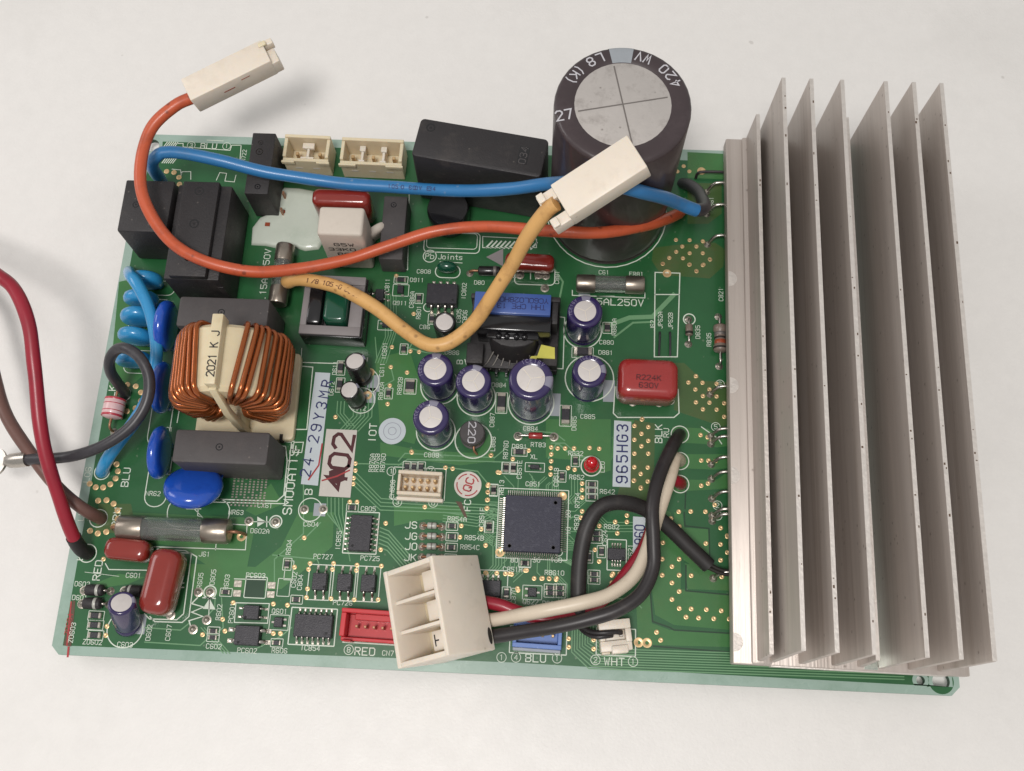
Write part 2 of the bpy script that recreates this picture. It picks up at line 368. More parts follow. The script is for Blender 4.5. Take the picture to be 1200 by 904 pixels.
# solder mask, leaving a bare strip along the edges
mk = [(-104.02,-68.77), (2.96,-67.96), (50.78,-68.53), (105.1,-68.96), (W2-1.5,H2-4.0), (-3.18,67.95), (-97.7,68.66), (-101.34,68.68), (-100.92,64.46), (-104.16,63.54), (-104.44,8.52)]
mo = link('solder_mask', plate(mk, [circ(c[0], c[1], r+.9, 28) for c, r in HOLES[1:]], 0, .035, 'mask', 'solder_mask'), board)

def sheet(name, poly, z, material, thick=.03):
    mb = MB().prism(poly, z-thick, z); return part(name, mb, material, board, smooth=0)
PK = [0]
def pour(poly, material='pour', z=.06):
    PK[0] += 1; return sheet('copper_pour', poly, .05+.0011*PK[0], material, .02)
pour([(8.92,-8.23),(25.3,-7.59),(25.49,-20.85),(22.12,-22.07),(19.5,-18.69),(9.26,-18.22)], 'pour')
pour([(31.32,-7.58),(36.48,-8.27),(36.07,-26.67),(34.82,-30.55),(30.23,-31.17),(26.86,-28.76)], 'olive', .062)
pour([(25.45,-18.45),(31.32,-7.58),(26.16,-7.78)], 'pour', .058)
pour([(41.28,8.13),(43.9,8.23),(48.64,3.55),(56,3.38),(55.77,-6.61),(53.59,-8.49),(43.36,-5.3),(41.21,-4.49)], 'olive')
pour([(35.99,40.63),(43.73,41.91),(52.38,42.72),(55.06,40.8),(54.5,35.79),(50.84,32.19),(38.03,32.72),(35.54,36.85)], 'olive')
pour([(45.36,70.09),(55.2,69.88),(55.04,61.89),(45.29,62.09)], 'pour')
pour([(45.27,60.51),(54.55,60.56),(54.37,51.45),(50.65,48.24),(45.15,48.05)], 'olive')
pour([(40.76,-9),(49.74,-9.09),(52.26,-11.21),(55.67,-11.07),(55.62,-13.29),(51.79,-13.88),(48.83,-13.12),(40.74,-13)], 'pour')
pour([(40.73,-16.08),(55.57,-15.49),(55.49,-18.98),(51.26,-19.59),(40.71,-19.58)], 'pour')
pour([(40.7,-22.61),(51.63,-22.17),(53.77,-20.57),(55.45,-20.72),(55.37,-24.17),(40.68,-25.63)], 'pour')
pour([(31.82,-49.71),(35.28,-49.96),(35.7,-57.53),(39.92,-58.92),(54.56,-59.07),(54.48,-62.19),(32.5,-62.57)], 'pour')
pour([(41.08,-30.72),(43.15,-31.06),(43.54,-34.41),(49.34,-34.58),(49.63,-41.82),(48.35,-45.35),(43.07,-42.1),(41.44,-39.08)], 'pour')
pour([(43.67,-43.1),(49.6,-43.67),(54.88,-45.07),(54.79,-49.12),(44.23,-49.17)], 'pour')
pour([(35.86,-28.81),(40.24,-30.75),(42.68,-39.02),(42.6,-49.24),(54.76,-50.33),(54.58,-58.28),(40.93,-57.69),(36.5,-55.51),(35.69,-49.54)], 'pour', .057)
pour([(-32.57,-15.92),(-22.94,-17.53),(-7.87,-17.81),(-4.96,-11.92),(-3.5,-19.61),(-11.97,-21.05),(-32.29,-19.23)], 'pour')
pour([(-27.8,-31.86),(-12.4,-31.23),(-9.14,-32.79),(-10.04,-35.37),(-19.54,-34.92),(-27.38,-36.94)], 'pour')
pour([(-102.11,-55.45),(-93.37,-51.38),(-86.97,-51.93),(-90.87,-53.74),(-98.99,-55.31),(-102.19,-58.5)], 'pour')
pour([(-93.78,-36.29),(-64.92,-36.38),(-61.58,-37.51),(-62.66,-53.76),(-79.74,-44.17),(-92.66,-43.03)], 'pour', .055)
pour([(-101.41,-34.46),(-93.28,-34.13),(-91.66,-38.76),(-92.87,-41.78),(-101.06,-41.27)], 'olive', .06)
pour([(-64.5,-34.65),(-58.97,-27.53),(-55.37,-32.57),(-61.8,-35.82)], 'pour', .058)
pour([(-106.41,25.52),(-98.68,27.8),(-95.52,20.97),(-93.4,1.83),(-99.13,-4.22),(-104.02,-4.41)], 'pour', .056)
pour([(2.2,-50.98),(5.88,-50.82),(6.06,-55.23),(3.84,-60.49),(2.2,-59.97)], 'pour')
pour([(-77.03,-48.21),(-60.22,-48.33),(-54.56,-43.11),(-51.31,-34.54),(-42.43,-34.17),(-42,-42.58),(-53.35,-53.36),(-73.76,-56.26)], 'pour', .054)
pour([(-35.84,6.37),(-27.15,9.05),(-21.71,-4.67),(-23.92,-16.02),(-32.73,-14.14)], 'pour', .056)
# narrow grooves between the power planes
def groove(pts, w=.35, z=.072): part('plane_gap', MB().strip(pts, w, z), 'groove', board, smooth=0)
groove([(43.57,-30.62),(43.75,-33.98),(49.55,-34.37),(49.63,-41.82),(48.38,-43.72)]); groove([(43.88,-43.5),(43.82,-49.59),(54.76,-50.13)]); groove([(35.28,-49.56),(35.9,-57.12),(39.93,-58.33),(40.93,-58.88),(54.56,-59.07)])
groove([(36.11,-62.81),(54.46,-63.36)]); groove([(43.79,-29.76),(44.05,-24.2)])

# traces
TK = [0]
def trace(pts, w=.28, z=.082):
    TK[0] += 1; z += .0021*(TK[0] % 9); part('trace', MB().strip(pts, w, z, .04), 'trace', board, smooth=0)
def bundle(pts, n, dx, dy, w=.28):
    for k in range(n): trace([(x+dx[i]*k, y+dy[i]*k) for i, (x, y) in enumerate(pts)], w)
# bus down and along the lower right edge
for k in range(9):
    trace([((16.92,-57.95)[0]+.62*k, (16.92,-57.95)[1]), ((16.92,-57.95)[0]+.62*k, (17.12,-65.78)[1]+.62*k*.6+.8), ((21,-69.28)[0]+.62*k, (20.99,-68.51)[1]+.58*k), (94, (94.08,-67.74)[1]+.6*k)], .26)
bundle([(-30.71,-37.5),(-28.54,-38.25),(-22.61,-44.26)], 6, [0,0,0], [-.95,-.95,-.95])
bundle([(-38.11,-23.86),(-31.12,-30.28),(-2.93,-30.84),(-1.65,-31.21)], 4, [0,0,0,0], [-1.15,-.95,-.75,-.75], .25)
bundle([(-35.95,2.62),(-35.33,-9.29),(-38.45,-13.25)], 6, [-.95,-.95,-.95], [0,0,0], .25)
bundle([(-44.5,-30.62),(-44.08,-34.66),(-39.36,-39.54)], 5, [.95,.95,.5], [0,0,-1.6], .25)
bundle([(-44.45,-5.56),(-44.35,-8.74),(-41.16,-12.23)], 3, [.9,.9,.9], [0,0,0], .25)
trace([(-38.31,-21.67),(-26.51,-21.42)]); trace([(-51.11,-24.82),(-49.46,-39.75),(-55.86,-46.28),(-55.05,-53.02)]); trace([(-50.14,-41.25),(-48.92,-40.78),(-45.55,-36.85)])
trace([(-27.65,-20.59),(-26.09,-18.54),(-3.54,-18.74),(-1.08,-16.43)]); trace([(-27.56,-21.68),(-25.33,-20.05),(-1.35,-19.75)])
trace([(9.91,-18.42),(11.71,-14.6),(12.35,-14.57),(16.73,-18.36),(19.93,-18.67)], .35); trace([(10.42,-14.43),(13.84,-14.29),(17.78,-17.66),(20.97,-17.75)])
trace([(5.83,-12.39),(5.8,-11.49),(11.19,-11.73),(13.82,-13.63)]); trace([(-0.98,-27.54),(-4.22,-26.17),(-7.62,-22.4),(-16.21,-21.66)])
trace([(22.68,-52.11),(31.22,-52.15),(33.26,-54.06)], .3); trace([(-56.4,-45.27),(-45.44,-45.84),(-44.91,-46.85)]); trace([(-57.8,-67.52),(-52.06,-64.32),(-49.84,-62.24)]); trace([(-85.05,-63.78),(-76.35,-64),(-74.53,-62.33)])
trace([(-84.51,-67.13),(-71.13,-67.33),(-68.46,-64.44)]); trace([(-69.28,-54.04),(-68.88,-58.47),(-70.98,-61.17)]); trace([(-67.56,-56),(-66.19,-62.96),(-68.37,-65.04)])
trace([(7.35,37.1),(12.12,29.81),(10.25,17.59)], .5); trace([(21.4,16.57),(29.79,20.24),(35.79,20.7),(41.38,27.2)], 1.2); trace([(25.86,14.6),(30.69,18.83),(36.02,19.27)], .5)
trace([(-29.47,10.15),(-22.66,8.52),(-18.2,8.21)]); trace([(-31.69,4.65),(-30.48,0.74),(-32.98,-0.98)]); trace([(-27.19,9.53),(-25.29,13.87)]); trace([(-35.39,6.39),(-36.36,12.27)], .25)
for k in range(5): trace([((-34.7,24.42)[0]+k*.7, (-34.7,24.42)[1]), ((-33.68,12.37)[0]+k*.7, (-33.68,12.37)[1]+k*.5), ((-35.73,5.2)[0]+k*.7, (-35.73,5.2)[1])], .22)
bundle([(-6.75,-37.97),(-2.83,-40.94),(-2.6,-45.47),(-5.7,-49.28)], 5, [.7,.7,.7,.7], [0,0,0,0], .22)
bundle([(15.91,-43.25),(20.52,-46.54),(20.64,-52.2)], 5, [-.7,-.7,-.7], [0,.3,0], .22)
bundle([(22.29,-31.5),(24.84,-33.92),(31.08,-33.66)], 4, [0,0,0], [-.75,-.75,-.75], .22)
bundle([(-15.45,-33.05),(-6.97,-33.98),(-2.88,-31.69)], 4, [0,0,0], [-.75,-.75,-.75], .22)
bundle([(13.86,-29.72),(15.91,-27.5),(15.79,-23.19)], 4, [.75,.75,.75], [0,0,0], .22)
bundle([(-24.32,-54.13),(-14.21,-51.68),(-9.39,-46.17)], 4, [0,0,.5], [-.7,-.7,-.4], .22)
bundle([(10.23,-46.16),(13.41,-49.28),(13.63,-56.5)], 4, [.7,.7,.7], [0,0,0], .22)
bundle([(-71.52,-63.19),(-65.39,-68.84)], 3, [.8,.8], [0,0], .24)
# fan-out round the large chip
QC = (6.6,-35)
for side in range(4):
    for k in range(25):
        if random.random() < .45: continue
        t = -6+12*k/24; r0 = 8.3; r1 = r0+random.choice((.8,1.4,2.0,2.6,3.4)); sg = 1 if t > 0 else -1
        r2 = r1+random.choice((.8,1.6,2.6))
        pts = [(t, r0), (t, r1), (t+sg*(r2-r1), r2)]
        if side == 1 and abs(t) > 3: pts = pts[:2]
        c, s_ = [(1,0),(0,1),(-1,0),(0,-1)][side]
        trace([(QC[0]+c*x-s_*y, QC[1]+s_*x+c*y) for x, y in pts], .2)

# vias
via_me = mesh('via', MB().lathe([(.58,.03),(.58,.1),(.46,.14),(.26,.14),(.18,.09)], 10), 'via')
VIAS = ([(46.88,4.75),(44.94,2.99),(48.54,3.03),(46.7,1.18),(50.29,1.32),(52.14,2.91),(48.59,-0.52),(52.08,-0.48),(46.8,-2.24),(50.23,-2.21),(53.95,-2.22),(48.54,-4.03),(52.01,-3.99),(53.87,-5.81),(38.51,36),(45.51,35.97),(49.26,36.11),(47.39,34.12),(51.03,37.66),(33.21,-7.22)]
 + [(44.27,65.61),(49.39,57.47),(42.01,43.14),(45.67,43.19),(49.18,42.98),(43.69,41.24),(47.46,41.37),(42.06,39.63),(45.63,39.34),(49.13,39.47),(40.21,37.78),(43.85,37.79),(50.98,37.75),(38.48,35.98),(45.6,36.03),(49.08,35.95),(47.37,34.2),(42.52,63.92),(45.81,64.03)]
 + [(31.28,-9.09),(33.15,-7.34),(34.76,-9.23),(33.06,-11.08),(31.3,-12.71),(34.77,-12.85),(33.07,-14.3),(31.33,-16.29),(34.78,-16.16),(31.35,-19.74),(34.68,-19.71),(32.95,-21.41),(31.22,-23.22),(34.69,-23.24),(32.97,-25.03),(12.12,-15.69),(13.99,-15.61),(16.23,-15.52),(20.12,-15.26),(22.53,-15.38),(10.51,-15.47),(10.57,-17.29),(10.62,-19.05),(10.57,-20.8),(10.57,-22.43),(14.93,-20.62),(16.53,-20.99),(-4.53,-18.17),(1.01,-18.88),(4.92,-16.53),(-4.78,-25.65),(-4.79,-27.54),(-4.84,-29.53),(-4.74,-31.55),(-2.55,-22.42),(18.47,-24.44),(18.5,-26.05),(18.55,-27.92),(18.63,-31.38),(18.4,-32.98),(2.04,-47.43),(5.6,-46.35),(0.49,-47.39),(-1.58,-47.32),(-4.15,-47.43),(7.47,-48.21),(9.27,-48.14),(11.06,-48.06),(12.86,-47.98),(3.74,-51.16),(23.03,-43.46),(21.95,-40.67),(47.85,-10.83),(49.6,-11.32),(47.92,-17.38),(49.71,-17.36),(51.46,-17.4),(47.83,-23.78),(49.52,-23.17),(51.1,-28.45),(26.76,-33.69),(29.63,-33.57),(29.61,-31.99),(27.32,-36.44),(26.16,-46.65),(27.96,-46.58),(53.96,-35.96)]
 + [(31.29,-23.14),(32.98,-24.9),(42.26,-30.52),(40.31,-32.28),(45.19,-30.34),(48.78,-30.25),(42.34,-34.15),(45.38,-38.01),(48.77,-38.04),(52.4,-34.12),(54.01,-36.16),(52.32,-38.11),(53.92,-40.01),(52.25,-41.94),(38.37,-38.31),(38.2,-42.26),(40.54,-43.96),(42.29,-42.09),(42.26,-45.94),(45.13,-45.93),(38.19,-46.12),(40.52,-47.85),(42.23,-49.81),(40.5,-51.75),(42.21,-53.8),(45.05,-53.79),(48.64,-53.79),(52.17,-53.9),(43.8,-55.74),(46.79,-55.82),(50.37,-55.82),(54.01,-55.77),(36.84,-59.55),(37.8,-61.33),(34.73,-50.4),(36.62,-44.13),(52.44,-45.89)]
 + [(-24.42,-18.2),(-15.7,-21.77),(-13.89,-21.97),(-8.51,-23.86),(-4.88,-25.92),(-4.8,-27.56),(-4.7,-29.47),(-4.85,-31.65),(-20.14,-31.9),(-29.47,-36.34),(-37.03,-31.34),(-38.81,-31.41),(-49.16,-40.75),(-10.85,-36.21),(-11,-38.99),(-30.14,-42.87),(-38.38,-21.62),(-38.21,-23.4),(-38.46,-25.35),(-38.43,-26.85),(-47.04,-46.91),(-47.26,-48.33),(-41.32,-46.66),(-41.45,-48.09),(-35.57,-46.84),(-35.61,-48.1),(-29.64,-46.8),(-47.01,-53),(-47.05,-55.07),(-41.1,-55.07),(-35.48,-55.08),(-29.73,-54.84),(-7.97,-47.18),(-6.12,-47.26),(-4.28,-47.39),(-7.96,-45.62),(-12.54,-45.66),(-2.08,-22.49),(-5.91,-36.8),(-4.63,-40.74),(-4.48,-18.13),(-50.75,-47.96)]
 + [(-31.58,4.24),(-31.58,-5.75),(-31.75,9.74),(-24.58,8.68),(-26.85,8.78),(-44.59,-9.73),(-27.25,2.92),(-31.44,-0.78),(-32.26,29.96),(-26.8,19.24),(-24.51,-18.05)]
 + [(-94.2,-63.89),(-94.13,-65.98),(-70.94,-64.8),(-64.58,-57.06),(-54.86,-56.92),(-51.42,-57.05),(-65.68,-63.74),(-66.62,-61.03),(-54.04,-63.78),(-52.35,-63.71),(-97.84,-48)]
 + [(5.29,-46.37),(16.15,-61.93),(16.21,-63.85),(22.06,-61.93),(22.1,-64.01),(26.4,-46.29),(28.04,-46.22),(22.92,-34.85),(-7.98,-45.56),(3.56,-50.78),(1.49,-47.35),(9.48,-48.1),(11.12,-48.13),(12.77,-48.23),(26.16,-48.47)])
for i, (x, y) in enumerate(VIAS): link('via', via_me, board, (x, y, 0))
# rings of stitched vias round the wire pads
vr = mesh('via', MB().lathe([(.75,.03),(.75,.13),(.6,.17),(.3,.17),(.22,.1)], 10), 'via')
for (c, r, a0, a1, n) in (((-101.95,-26.44), 4.0, -130, 60, 8), ((-100.2,-37.63), 4.2, -120, 110, 9), ((-98.71,-6.75), 3.6, -120, 100, 7), ((-98.12,55.68), 3.6, -40, 100, 5)):
    for k in range(n):
        a = R(a0+(a1-a0)*k/(n-1)); link('via', vr, board, (c[0]+r*math.cos(a), c[1]+r*math.sin(a), 0))
# larger round pads with a tinned lead end
pad_me = mesh('solder_pad', MB().lathe([(1.15,.03),(1.15,.1),(.75,.16),(.5,.5),(.2,.75)], 14), 'solder')
padc_me = mesh('solder_pad', MB().lathe([(1.15,.03),(1.15,.12),(.6,.14),(.45,.06)], 14), 'via')
for (x, y) in [(-101.13,-55.72),(-101.13,-58.92),(-79.1,-47.21),(-79.27,-60.59),(-73.33,-54.92),(-70.47,-54.79),(-70.4,-61.36),(-73.37,-63.7),(-79.34,-50.65),(-79.11,-57.13),(-63.28,-37.27),(-56.65,-37.17),(-91.33,-55.41)]+[(-49.93,-33.78),(-45.24,-33.58)]+[(2.09,-12.98),(11.12,-12.79)]+[(30.79,-2.82),(37.49,-2.76),(40.26,-2.1),(7.53,31.31),(7.4,27.76)]+[(0.7,31.28),(5.6,31.45)]: link('solder_pad', pad_me, board, (x, y, 0))
for (x, y) in [(39.6,33.22),(49.1,64.27)]+[(13.65,-27.86),(-1.05,-42.26)]+[(32.63,-62.08),(34.6,-62.1)]+[(-64.66,-41.12)]+[(-36.79,2.55),(-36.91,-3.63)]+[(-53.75,63.59),(-101.26,51.33)]: link('solder_pad', padc_me, board, (x, y, 0))

# ---- small surface mount chips (parts of the board): (px centre, long px, short px, vertical?)
smd_body = {}
def smd(c, l, w, h=.55, vert=False, mt='chip', frame=True):
    key = (l, w, h, mt)
    if key not in smd_body:
        smd_body[key] = (mesh('chip_resistor', MB().box(0,0,.1,l*.62,w,h), mt, .06, 1), mesh('end_cap', MB().box(-l*.41,0,.08,l*.2,w*1.02,h+.03).box(l*.41,0,.08,l*.2,w*1.02,h+.03), 'solder', .05, 1),
            mesh('printed_outline', MB().strip(rrect(0,0,l+.9,w+.9,.1,1), .16, .1, closed=True), 'silk', smooth=0))
    b, e, f = smd_body[key]
    o = link('chip_resistor', b, board, (c[0], c[1], 0), (0,0,R(90) if vert else 0)); link('end_cap', e, o)
    if frame: link('printed_outline', f, board, (c[0], c[1], 0), (0,0,R(90) if vert else 0))
for c in [(-25.33,-22.05),(-23.58,-22.09),(-21.79,-22.01),(-0.51,-21.32),(1.23,-21.36),(-3.32,-26.95),(-3.97,-36.19)]: smd(c, 2.0, 1.15, vert=True)
for c in [(-38.02,-32.91),(-13.13,-36.41),(-12.97,-39.02),(-12.96,-41.62),(-13,-44.26),(-49.35,-55.68),(5.06,-44.7)]: smd(c, 2.0, 1.15)
for c in [(-52.58,-47.35),(0.93,-51.98)]: smd(c, 2.0, 1.15, vert=True)
for c in [(-0.64,-21.25),(1.27,-21.17),(13.4,-22.86),(16.63,-18.8),(-3.38,-27.1),(20.44,-42.54),(23.5,-41.12),(-4.12,-36.18)]: smd(c, 2.0, 1.15, vert=True)
for c in [(20.85,-24.61),(20.88,-26.22),(20.91,-27.83),(5.11,-44.63),(22.13,-36.76),(22.16,-38.17),(11.4,-50.33),(13.7,-50.23),(11.44,-51.59),(13.74,-51.59),(21.8,-46.58),(21.83,-48.01)]: smd(c, 2.0, 1.0)
for c in [(2.59,-17.06)]: smd(c, 3.0, 1.2)
for c in [(-66.62,-54.68),(-68.39,-63.86),(-68.3,-65.39),(-52.93,-65.92)]: smd(c, 2.0, 1.0)
for c in [(-97.2,-61.53),(-96.98,-63.74),(-96.57,-66.08)]: smd(c, 2.9, 1.3, .9, mt='chip')
for c in [(-28.59,9.25),(-25.69,23.62),(-31.54,-2.96),(-21.83,17.89)]: smd(c, 2.0, 1.15, vert=True)
for c in [(-30.89,28.75)]: smd(c, 2.8, 1.1)
for c in [(-26.11,-0.87)]: smd(c, 3.2, 2.2, .9, True)
for c in [(24.02,17.13)]: smd(c, 2.2, 1.4, vert=True)
for c in [(-44.46,3.46),(-44.22,-1.18)]: smd(c, 3.0, 1.3, .9, True)
for c in [(-2.52,-4.38),(13.85,-7.14)]: smd(c, 4.6, 2.0, 1.4, True)
for c in [(17.78,10.05)]: smd(c, 4.6, 2.0, 1.4)
# small three and four legged transistors
def sot(c, w, h, legs, frame=True, rot=0):
    o = link('small_transistor', mesh('small_transistor', MB().box(0,0,.15,w,h,1.0,0,.12), 'chip', .08, 1), board, (c[0], c[1], 0), (0,0,R(rot)))
    for lx, ly in legs: link('leg', mesh('leg', MB().box(lx,ly,.06,.8,.5,.25), 'lead', .05, 1), o)
    if frame: link('printed_outline', mesh('printed_outline', MB().strip(rrect(0,0,w+2.4,h+1.1,.1,1), .16, .1, closed=True), 'silk', smooth=0), board, (c[0], c[1], 0))
sot((-52.94,-61.19), 2.2, 2.4, [(-1.4,0),(1.4,.7),(1.4,-.7)]); sot((7.14,-51.57), 2.2, 2.2, [(-1.4,.8),(-1.4,-.8),(1.4,0)])
sot((-30.72,25.79), 1.8, 2.2, [(-.6,1.5),(.6,-1.5)]); sot((-33.74,15.72), 2.0, 1.6, [(-1.3,.4),(1.3,-.4)]); sot((6.59,-20.85), 2.4, 1.2, [(-1.3,.3),(1.3,-.3)], True)
# bare tinned pads of an unfitted part
for (x, y) in [(-64.02,-52.52),(-63.92,-54.81),(-55.79,-52.55),(-55.73,-54.73)]: link('bare_pad', mesh('bare_pad', MB().box(0,0,.04,1.9,1.6,.12), 'solder', .05, 1), board, (x, y, 0))
link('bare_panel', mesh('bare_panel', MB().box(0,0,.05,4.8,4.6,.03), 'groove', smooth=0), board, (*(-59.81,-53.23), 0))

# ---- silkscreen
def outline(pts, w=.2, closed=True, z=.1): part('printed_outline', MB().strip(pts, w, z, closed=closed), 'silk', board, smooth=0)
def ring(c, r, w=.2, a0=0, a1=360): 
    full = abs(a1-a0) >= 360
    outline(circ(c[0], c[1], r, 36, a0, a1), w, full)
def label_at(s, c, h=1.08, rot=0, m='silk', stroke=None, aspect=.63, z=.11, flip=False):
    o = part('printed_text', text_mb(s, h, stroke, aspect), m, board, smooth=0)
    o.location = Vector((c[0], c[1], z))*K; o.rotation_euler = (0, 0, R(rot)); return o
def ringnum(s, c, r=1.1): ring(c, r, .15); label_at(s, c, 1.15)
for s, c in (('C808',(-25,31.44)),('D911',(-26.64,28.9)),('Q911',(-30.65,22.12)),('D80',(-10.02,28.76)),('C886',(-16.01,8.77)),('C612',(-38.8,-7.16)),('C888',(-19.41,-18.71)),('C884',(5.13,-10.85)),('RT83',(7.22,-15)),
 ('D884',(-3.41,0.4)),('D881',(23.72,10.27)),('C880',(23.89,13.1)),('C61',(22.91,32.92)),('FR81',(31.49,32.73)),('C885',(19.47,-7.14)),('R632',(16.69,-16.83)),('R652',(17.06,-22.93)),('R642',(24.72,-26.28)),('R682',(25.9,-34.93)),
 ('XL',(6.27,-18.12)),('D891',(2.53,-15.63)),('C851',(6.32,-25.09)),('C851H',(2.19,-46.29)),('Q622',(6.82,-53.8)),('R862',(11.52,-54)),('R854A',(-11.98,-34.61)),('R854B',(-7.52,-39.05)),('R854C',(-8.43,-41.38)),('R854D',(-8.69,-44.08)),
 ('C805',(-34.06,-32.97)),('C604',(-47.82,-37.36)),('PC727',(-44.04,-45.16)),('PC725',(-32.55,-45.09)),('PC726',(-38.17,-55.94)),('NR62',(-88.14,-31.33)),('NR63',(-66.78,-35.18)),('CX61',(-59.78,-33.18)),('D602A',(-60.26,-39.57)),('J61',(-73.17,-45.77)),
 ('PC603',(-59.96,-50.37)),('C601',(-89.75,-51.64)),('D603',(-101.92,-54.21)),('D601',(-101.95,-57.48)),('ZD602',(-97,-67.67)),('C603',(-89.12,-67.92)),('C602',(-67.84,-67.38)),('PC602',(-59.78,-68)),('R606',(-52.07,-67.66)),('Q601',(-53.14,-58.6)),
 ('IC854',(-44.84,-66.76)),('CN7',(-26.32,-67.12)),('CN8',(24.6,-57.61)),('61',(-86.6,-14.7)),('80',(2.5,-44.02)),('90',(7.87,-43.79)),('100',(12.62,-43.59)),('R8610',(12.3,-46.68)),('C86',(-23.62,15.61))): label_at(s, c)
for s, c in (('PC811',(-34.43,26.64)),('C886A',(-27.57,23.21)),('IC802',(-13.95,26.16)),('C805',(-14.88,19.06)),('C806',(-13.29,18.88)),('R801',(-25.49,19.64)),('IC801',(-33.58,8.57)),('R802A',(-33.52,-2.38)),('C611',(-33.8,3.4)),('D611',(-46.01,3.4)),
 ('D612',(-46.33,-2.18)),('R882B',(-28.81,-0.81)),('L888',(-4.15,-15.23)),('C887',(-4.68,-8.99)),('R880A',(25.82,17.45)),('C881',(10.51,30.98)),('J62',(35.8,18.3)),('JP62A',(37.79,19.81)),('JP62B',(40.45,19.67)),('D835',(47.5,16.83)),('R835',(50.34,14.81)),
 ('C821',(53.67,27.64)),('D885',(16.06,-9.07)),('LED',(23.35,-20.06)),('R754',(17.41,-28.72)),('R830',(17.34,-34.24)),('C624',(24.28,-37.72)),('IC621',(30.52,-41.4)),('R876D',(-0.86,-16.65)),('C851E',(2.78,-21.55)),('C851B',(11.98,-23.13)),('R813',(-1.46,-26.27)),
 ('C851F',(-5.92,-33.93)),('C870',(2.68,-52.57)),('CN806',(-28.56,-27.81)),('R876A',(-34.26,-21.29)),('R876B',(-32.97,-21.24)),('R876D',(-31.47,-21.18)),('IC855',(-40.68,-41.06)),('R604',(-52.65,-43.24)),('R605',(-73.31,-52.17)),('D605',(-70.3,-51.22)),('R603',(-66.81,-52.3)),
 ('ZD603',(-102.31,-65.73)),('D602',(-83.84,-64.92)),('C607',(-79.13,-64.71)),('PC601',(-64.6,-59.49)),('R602',(-67.71,-59.43)),('CN722',(-77.79,64.41)),('D861',(51.66,54.46)),('C602',(-50.5,-50.99)),('C804',(-48.99,-51.54)),('20',(15.19,-32.21)),('10',(15.31,-36.42))): label_at(s, c, 1.08, 90)
label_at('ZD604', (-103.5,-63.79), 1.15, 90, 'silkred')
for s, c, h, r in (('BLU',(-88.1,67.61),2.0,0),('5AL250V',(27.3,24.49),2.2,0),('JS',(-23.2,-36.55),2.0,0),('JG',(-22.99,-39.28),2.0,0),('JO',(-22.8,-41.77),2.0,0),('JK',(-22.8,-44.47),2.0,0),('FC',(-9.66,-31.11),1.9,90),('IOT',(-34.73,-13.55),2.2,90),
 ('RED',(-31.81,-66.97),2.1,0),('BLU',(8.53,-66.74),2.1,0),('WHT',(26.94,-66.7),2.1,0),('BLK',(-103.07,-6),2.1,90),('BLU',(-95.68,-27.5),2.1,90),('BRN',(-96.33,-37.68),2.1,90),('RED',(-98.74,-50.79),2.1,90),('BLK',(37.33,-10.91),2.1,90),('RU',(39.26,-10.62),1.6,90),
 ('3.15AL',(-67.36,24.71),2.0,90),('250V',(-67.51,33.43),2.0,90),('SM00A119',(-54.1,-26.9),2.6,90),('F',(-53.81,-18.1),2.4,90),('LT',(-103.6,-47.26),1.7,90),('LB',(-105.14,-37.62),1.7,90),('LO6',(-105.51,-27.24),1.7,90),('B',(-13.86,6.27),1.8,90),('B',(-49.33,-29.31),2.2,90)): label_at(s, c, h*.8, r, aspect=.72, stroke=h*.115)
label_at('Pb', (-23.72,35.99), 1.45); label_at('Joints', (-18.21,35.94), 1.4, aspect=.56)
ring((-23.72,35.99), 1.75, .24)
outline([(-20.86,34.46),(-14.9,34.3)], .2, False)
for s, c in (('3',(-93.07,67.72)),('1',(-83.05,67.77)),('1',(-29.15,-23.27)),('2',(-19.34,-22.77)),('3',(-27.03,-30.97)),('0',(-18.14,-30.82)),('8',(-35.68,-66.75)),('1',(0.5,-66.9)),('4',(3.91,-66.75)),('1',(13.54,-66.52)),('2',(22.54,-66.51)),('1',(31.33,-66.51)),('5',(51.67,-8.56)),('2',(51.72,-28.59)),('4',(51.68,-31.13)),('6',(52.96,2.8))): ringnum(s, c)
ring((23.4,50.5), 16.1, .28)
outline([(-54.4,-16.79),(-52.02,-16.69),(-52.15,-19.36),(-54.53,-19.46)], .22)
for l in ([(-88.85,69.5),(-84.23,69.37)], [(-97.61,68.11),(-95.44,68.19),(-95.28,67.1),(-81.91,66.45),(-81.64,68.09),(-79,68.18)], [(-79,68.18),(-78.56,61.15)], [(-97.34,59.98),(-94.91,59.8),(-94.43,58.2)], [(-94.79,57.39),(-94.35,59.28),(-91.97,59.36),(-91.62,56.96)], [(-84.45,56.94),(-83.83,59.36),(-81.89,59.16),(-82.04,56.75),(-79.39,56.57),(-79.2,58.71)]): outline(l, .22, False)
# hatched square near the upper left hole
for q in ((-100.47,67.75), (-100.15,62.59)):
    for k in range(6): outline([(q[0]+k*.6+.5, q[1]+.75), (q[0]+k*.6-.3, q[1]-.75)], .26, False)
# hatched band and boxes near the middle top
outline(rrect(*(-18.03,40.24), 15.0, 6.0, 1.2), .26); outline(rrect(*(-18.06,40.74), 13.6, 4.6, 1.0), .2)
outline([(-9.67,39.01),(4.75,39.52),(4.65,42.05),(-9.85,42.3)], .22)
for k in range(11): outline([((-8.76,39.05)[0]+k*1.2, (-8.76,39.05)[1]), ((-8.76,39.05)[0]+k*1.2+1.6, (-8.76,39.05)[1]+2.0)], .45, False)
part('printed_arrow', MB().prism([(-8.61,36.28),(-4.16,38.96),(-3.91,33.69)], .08, .1), 'ferrite', board, smooth=0)
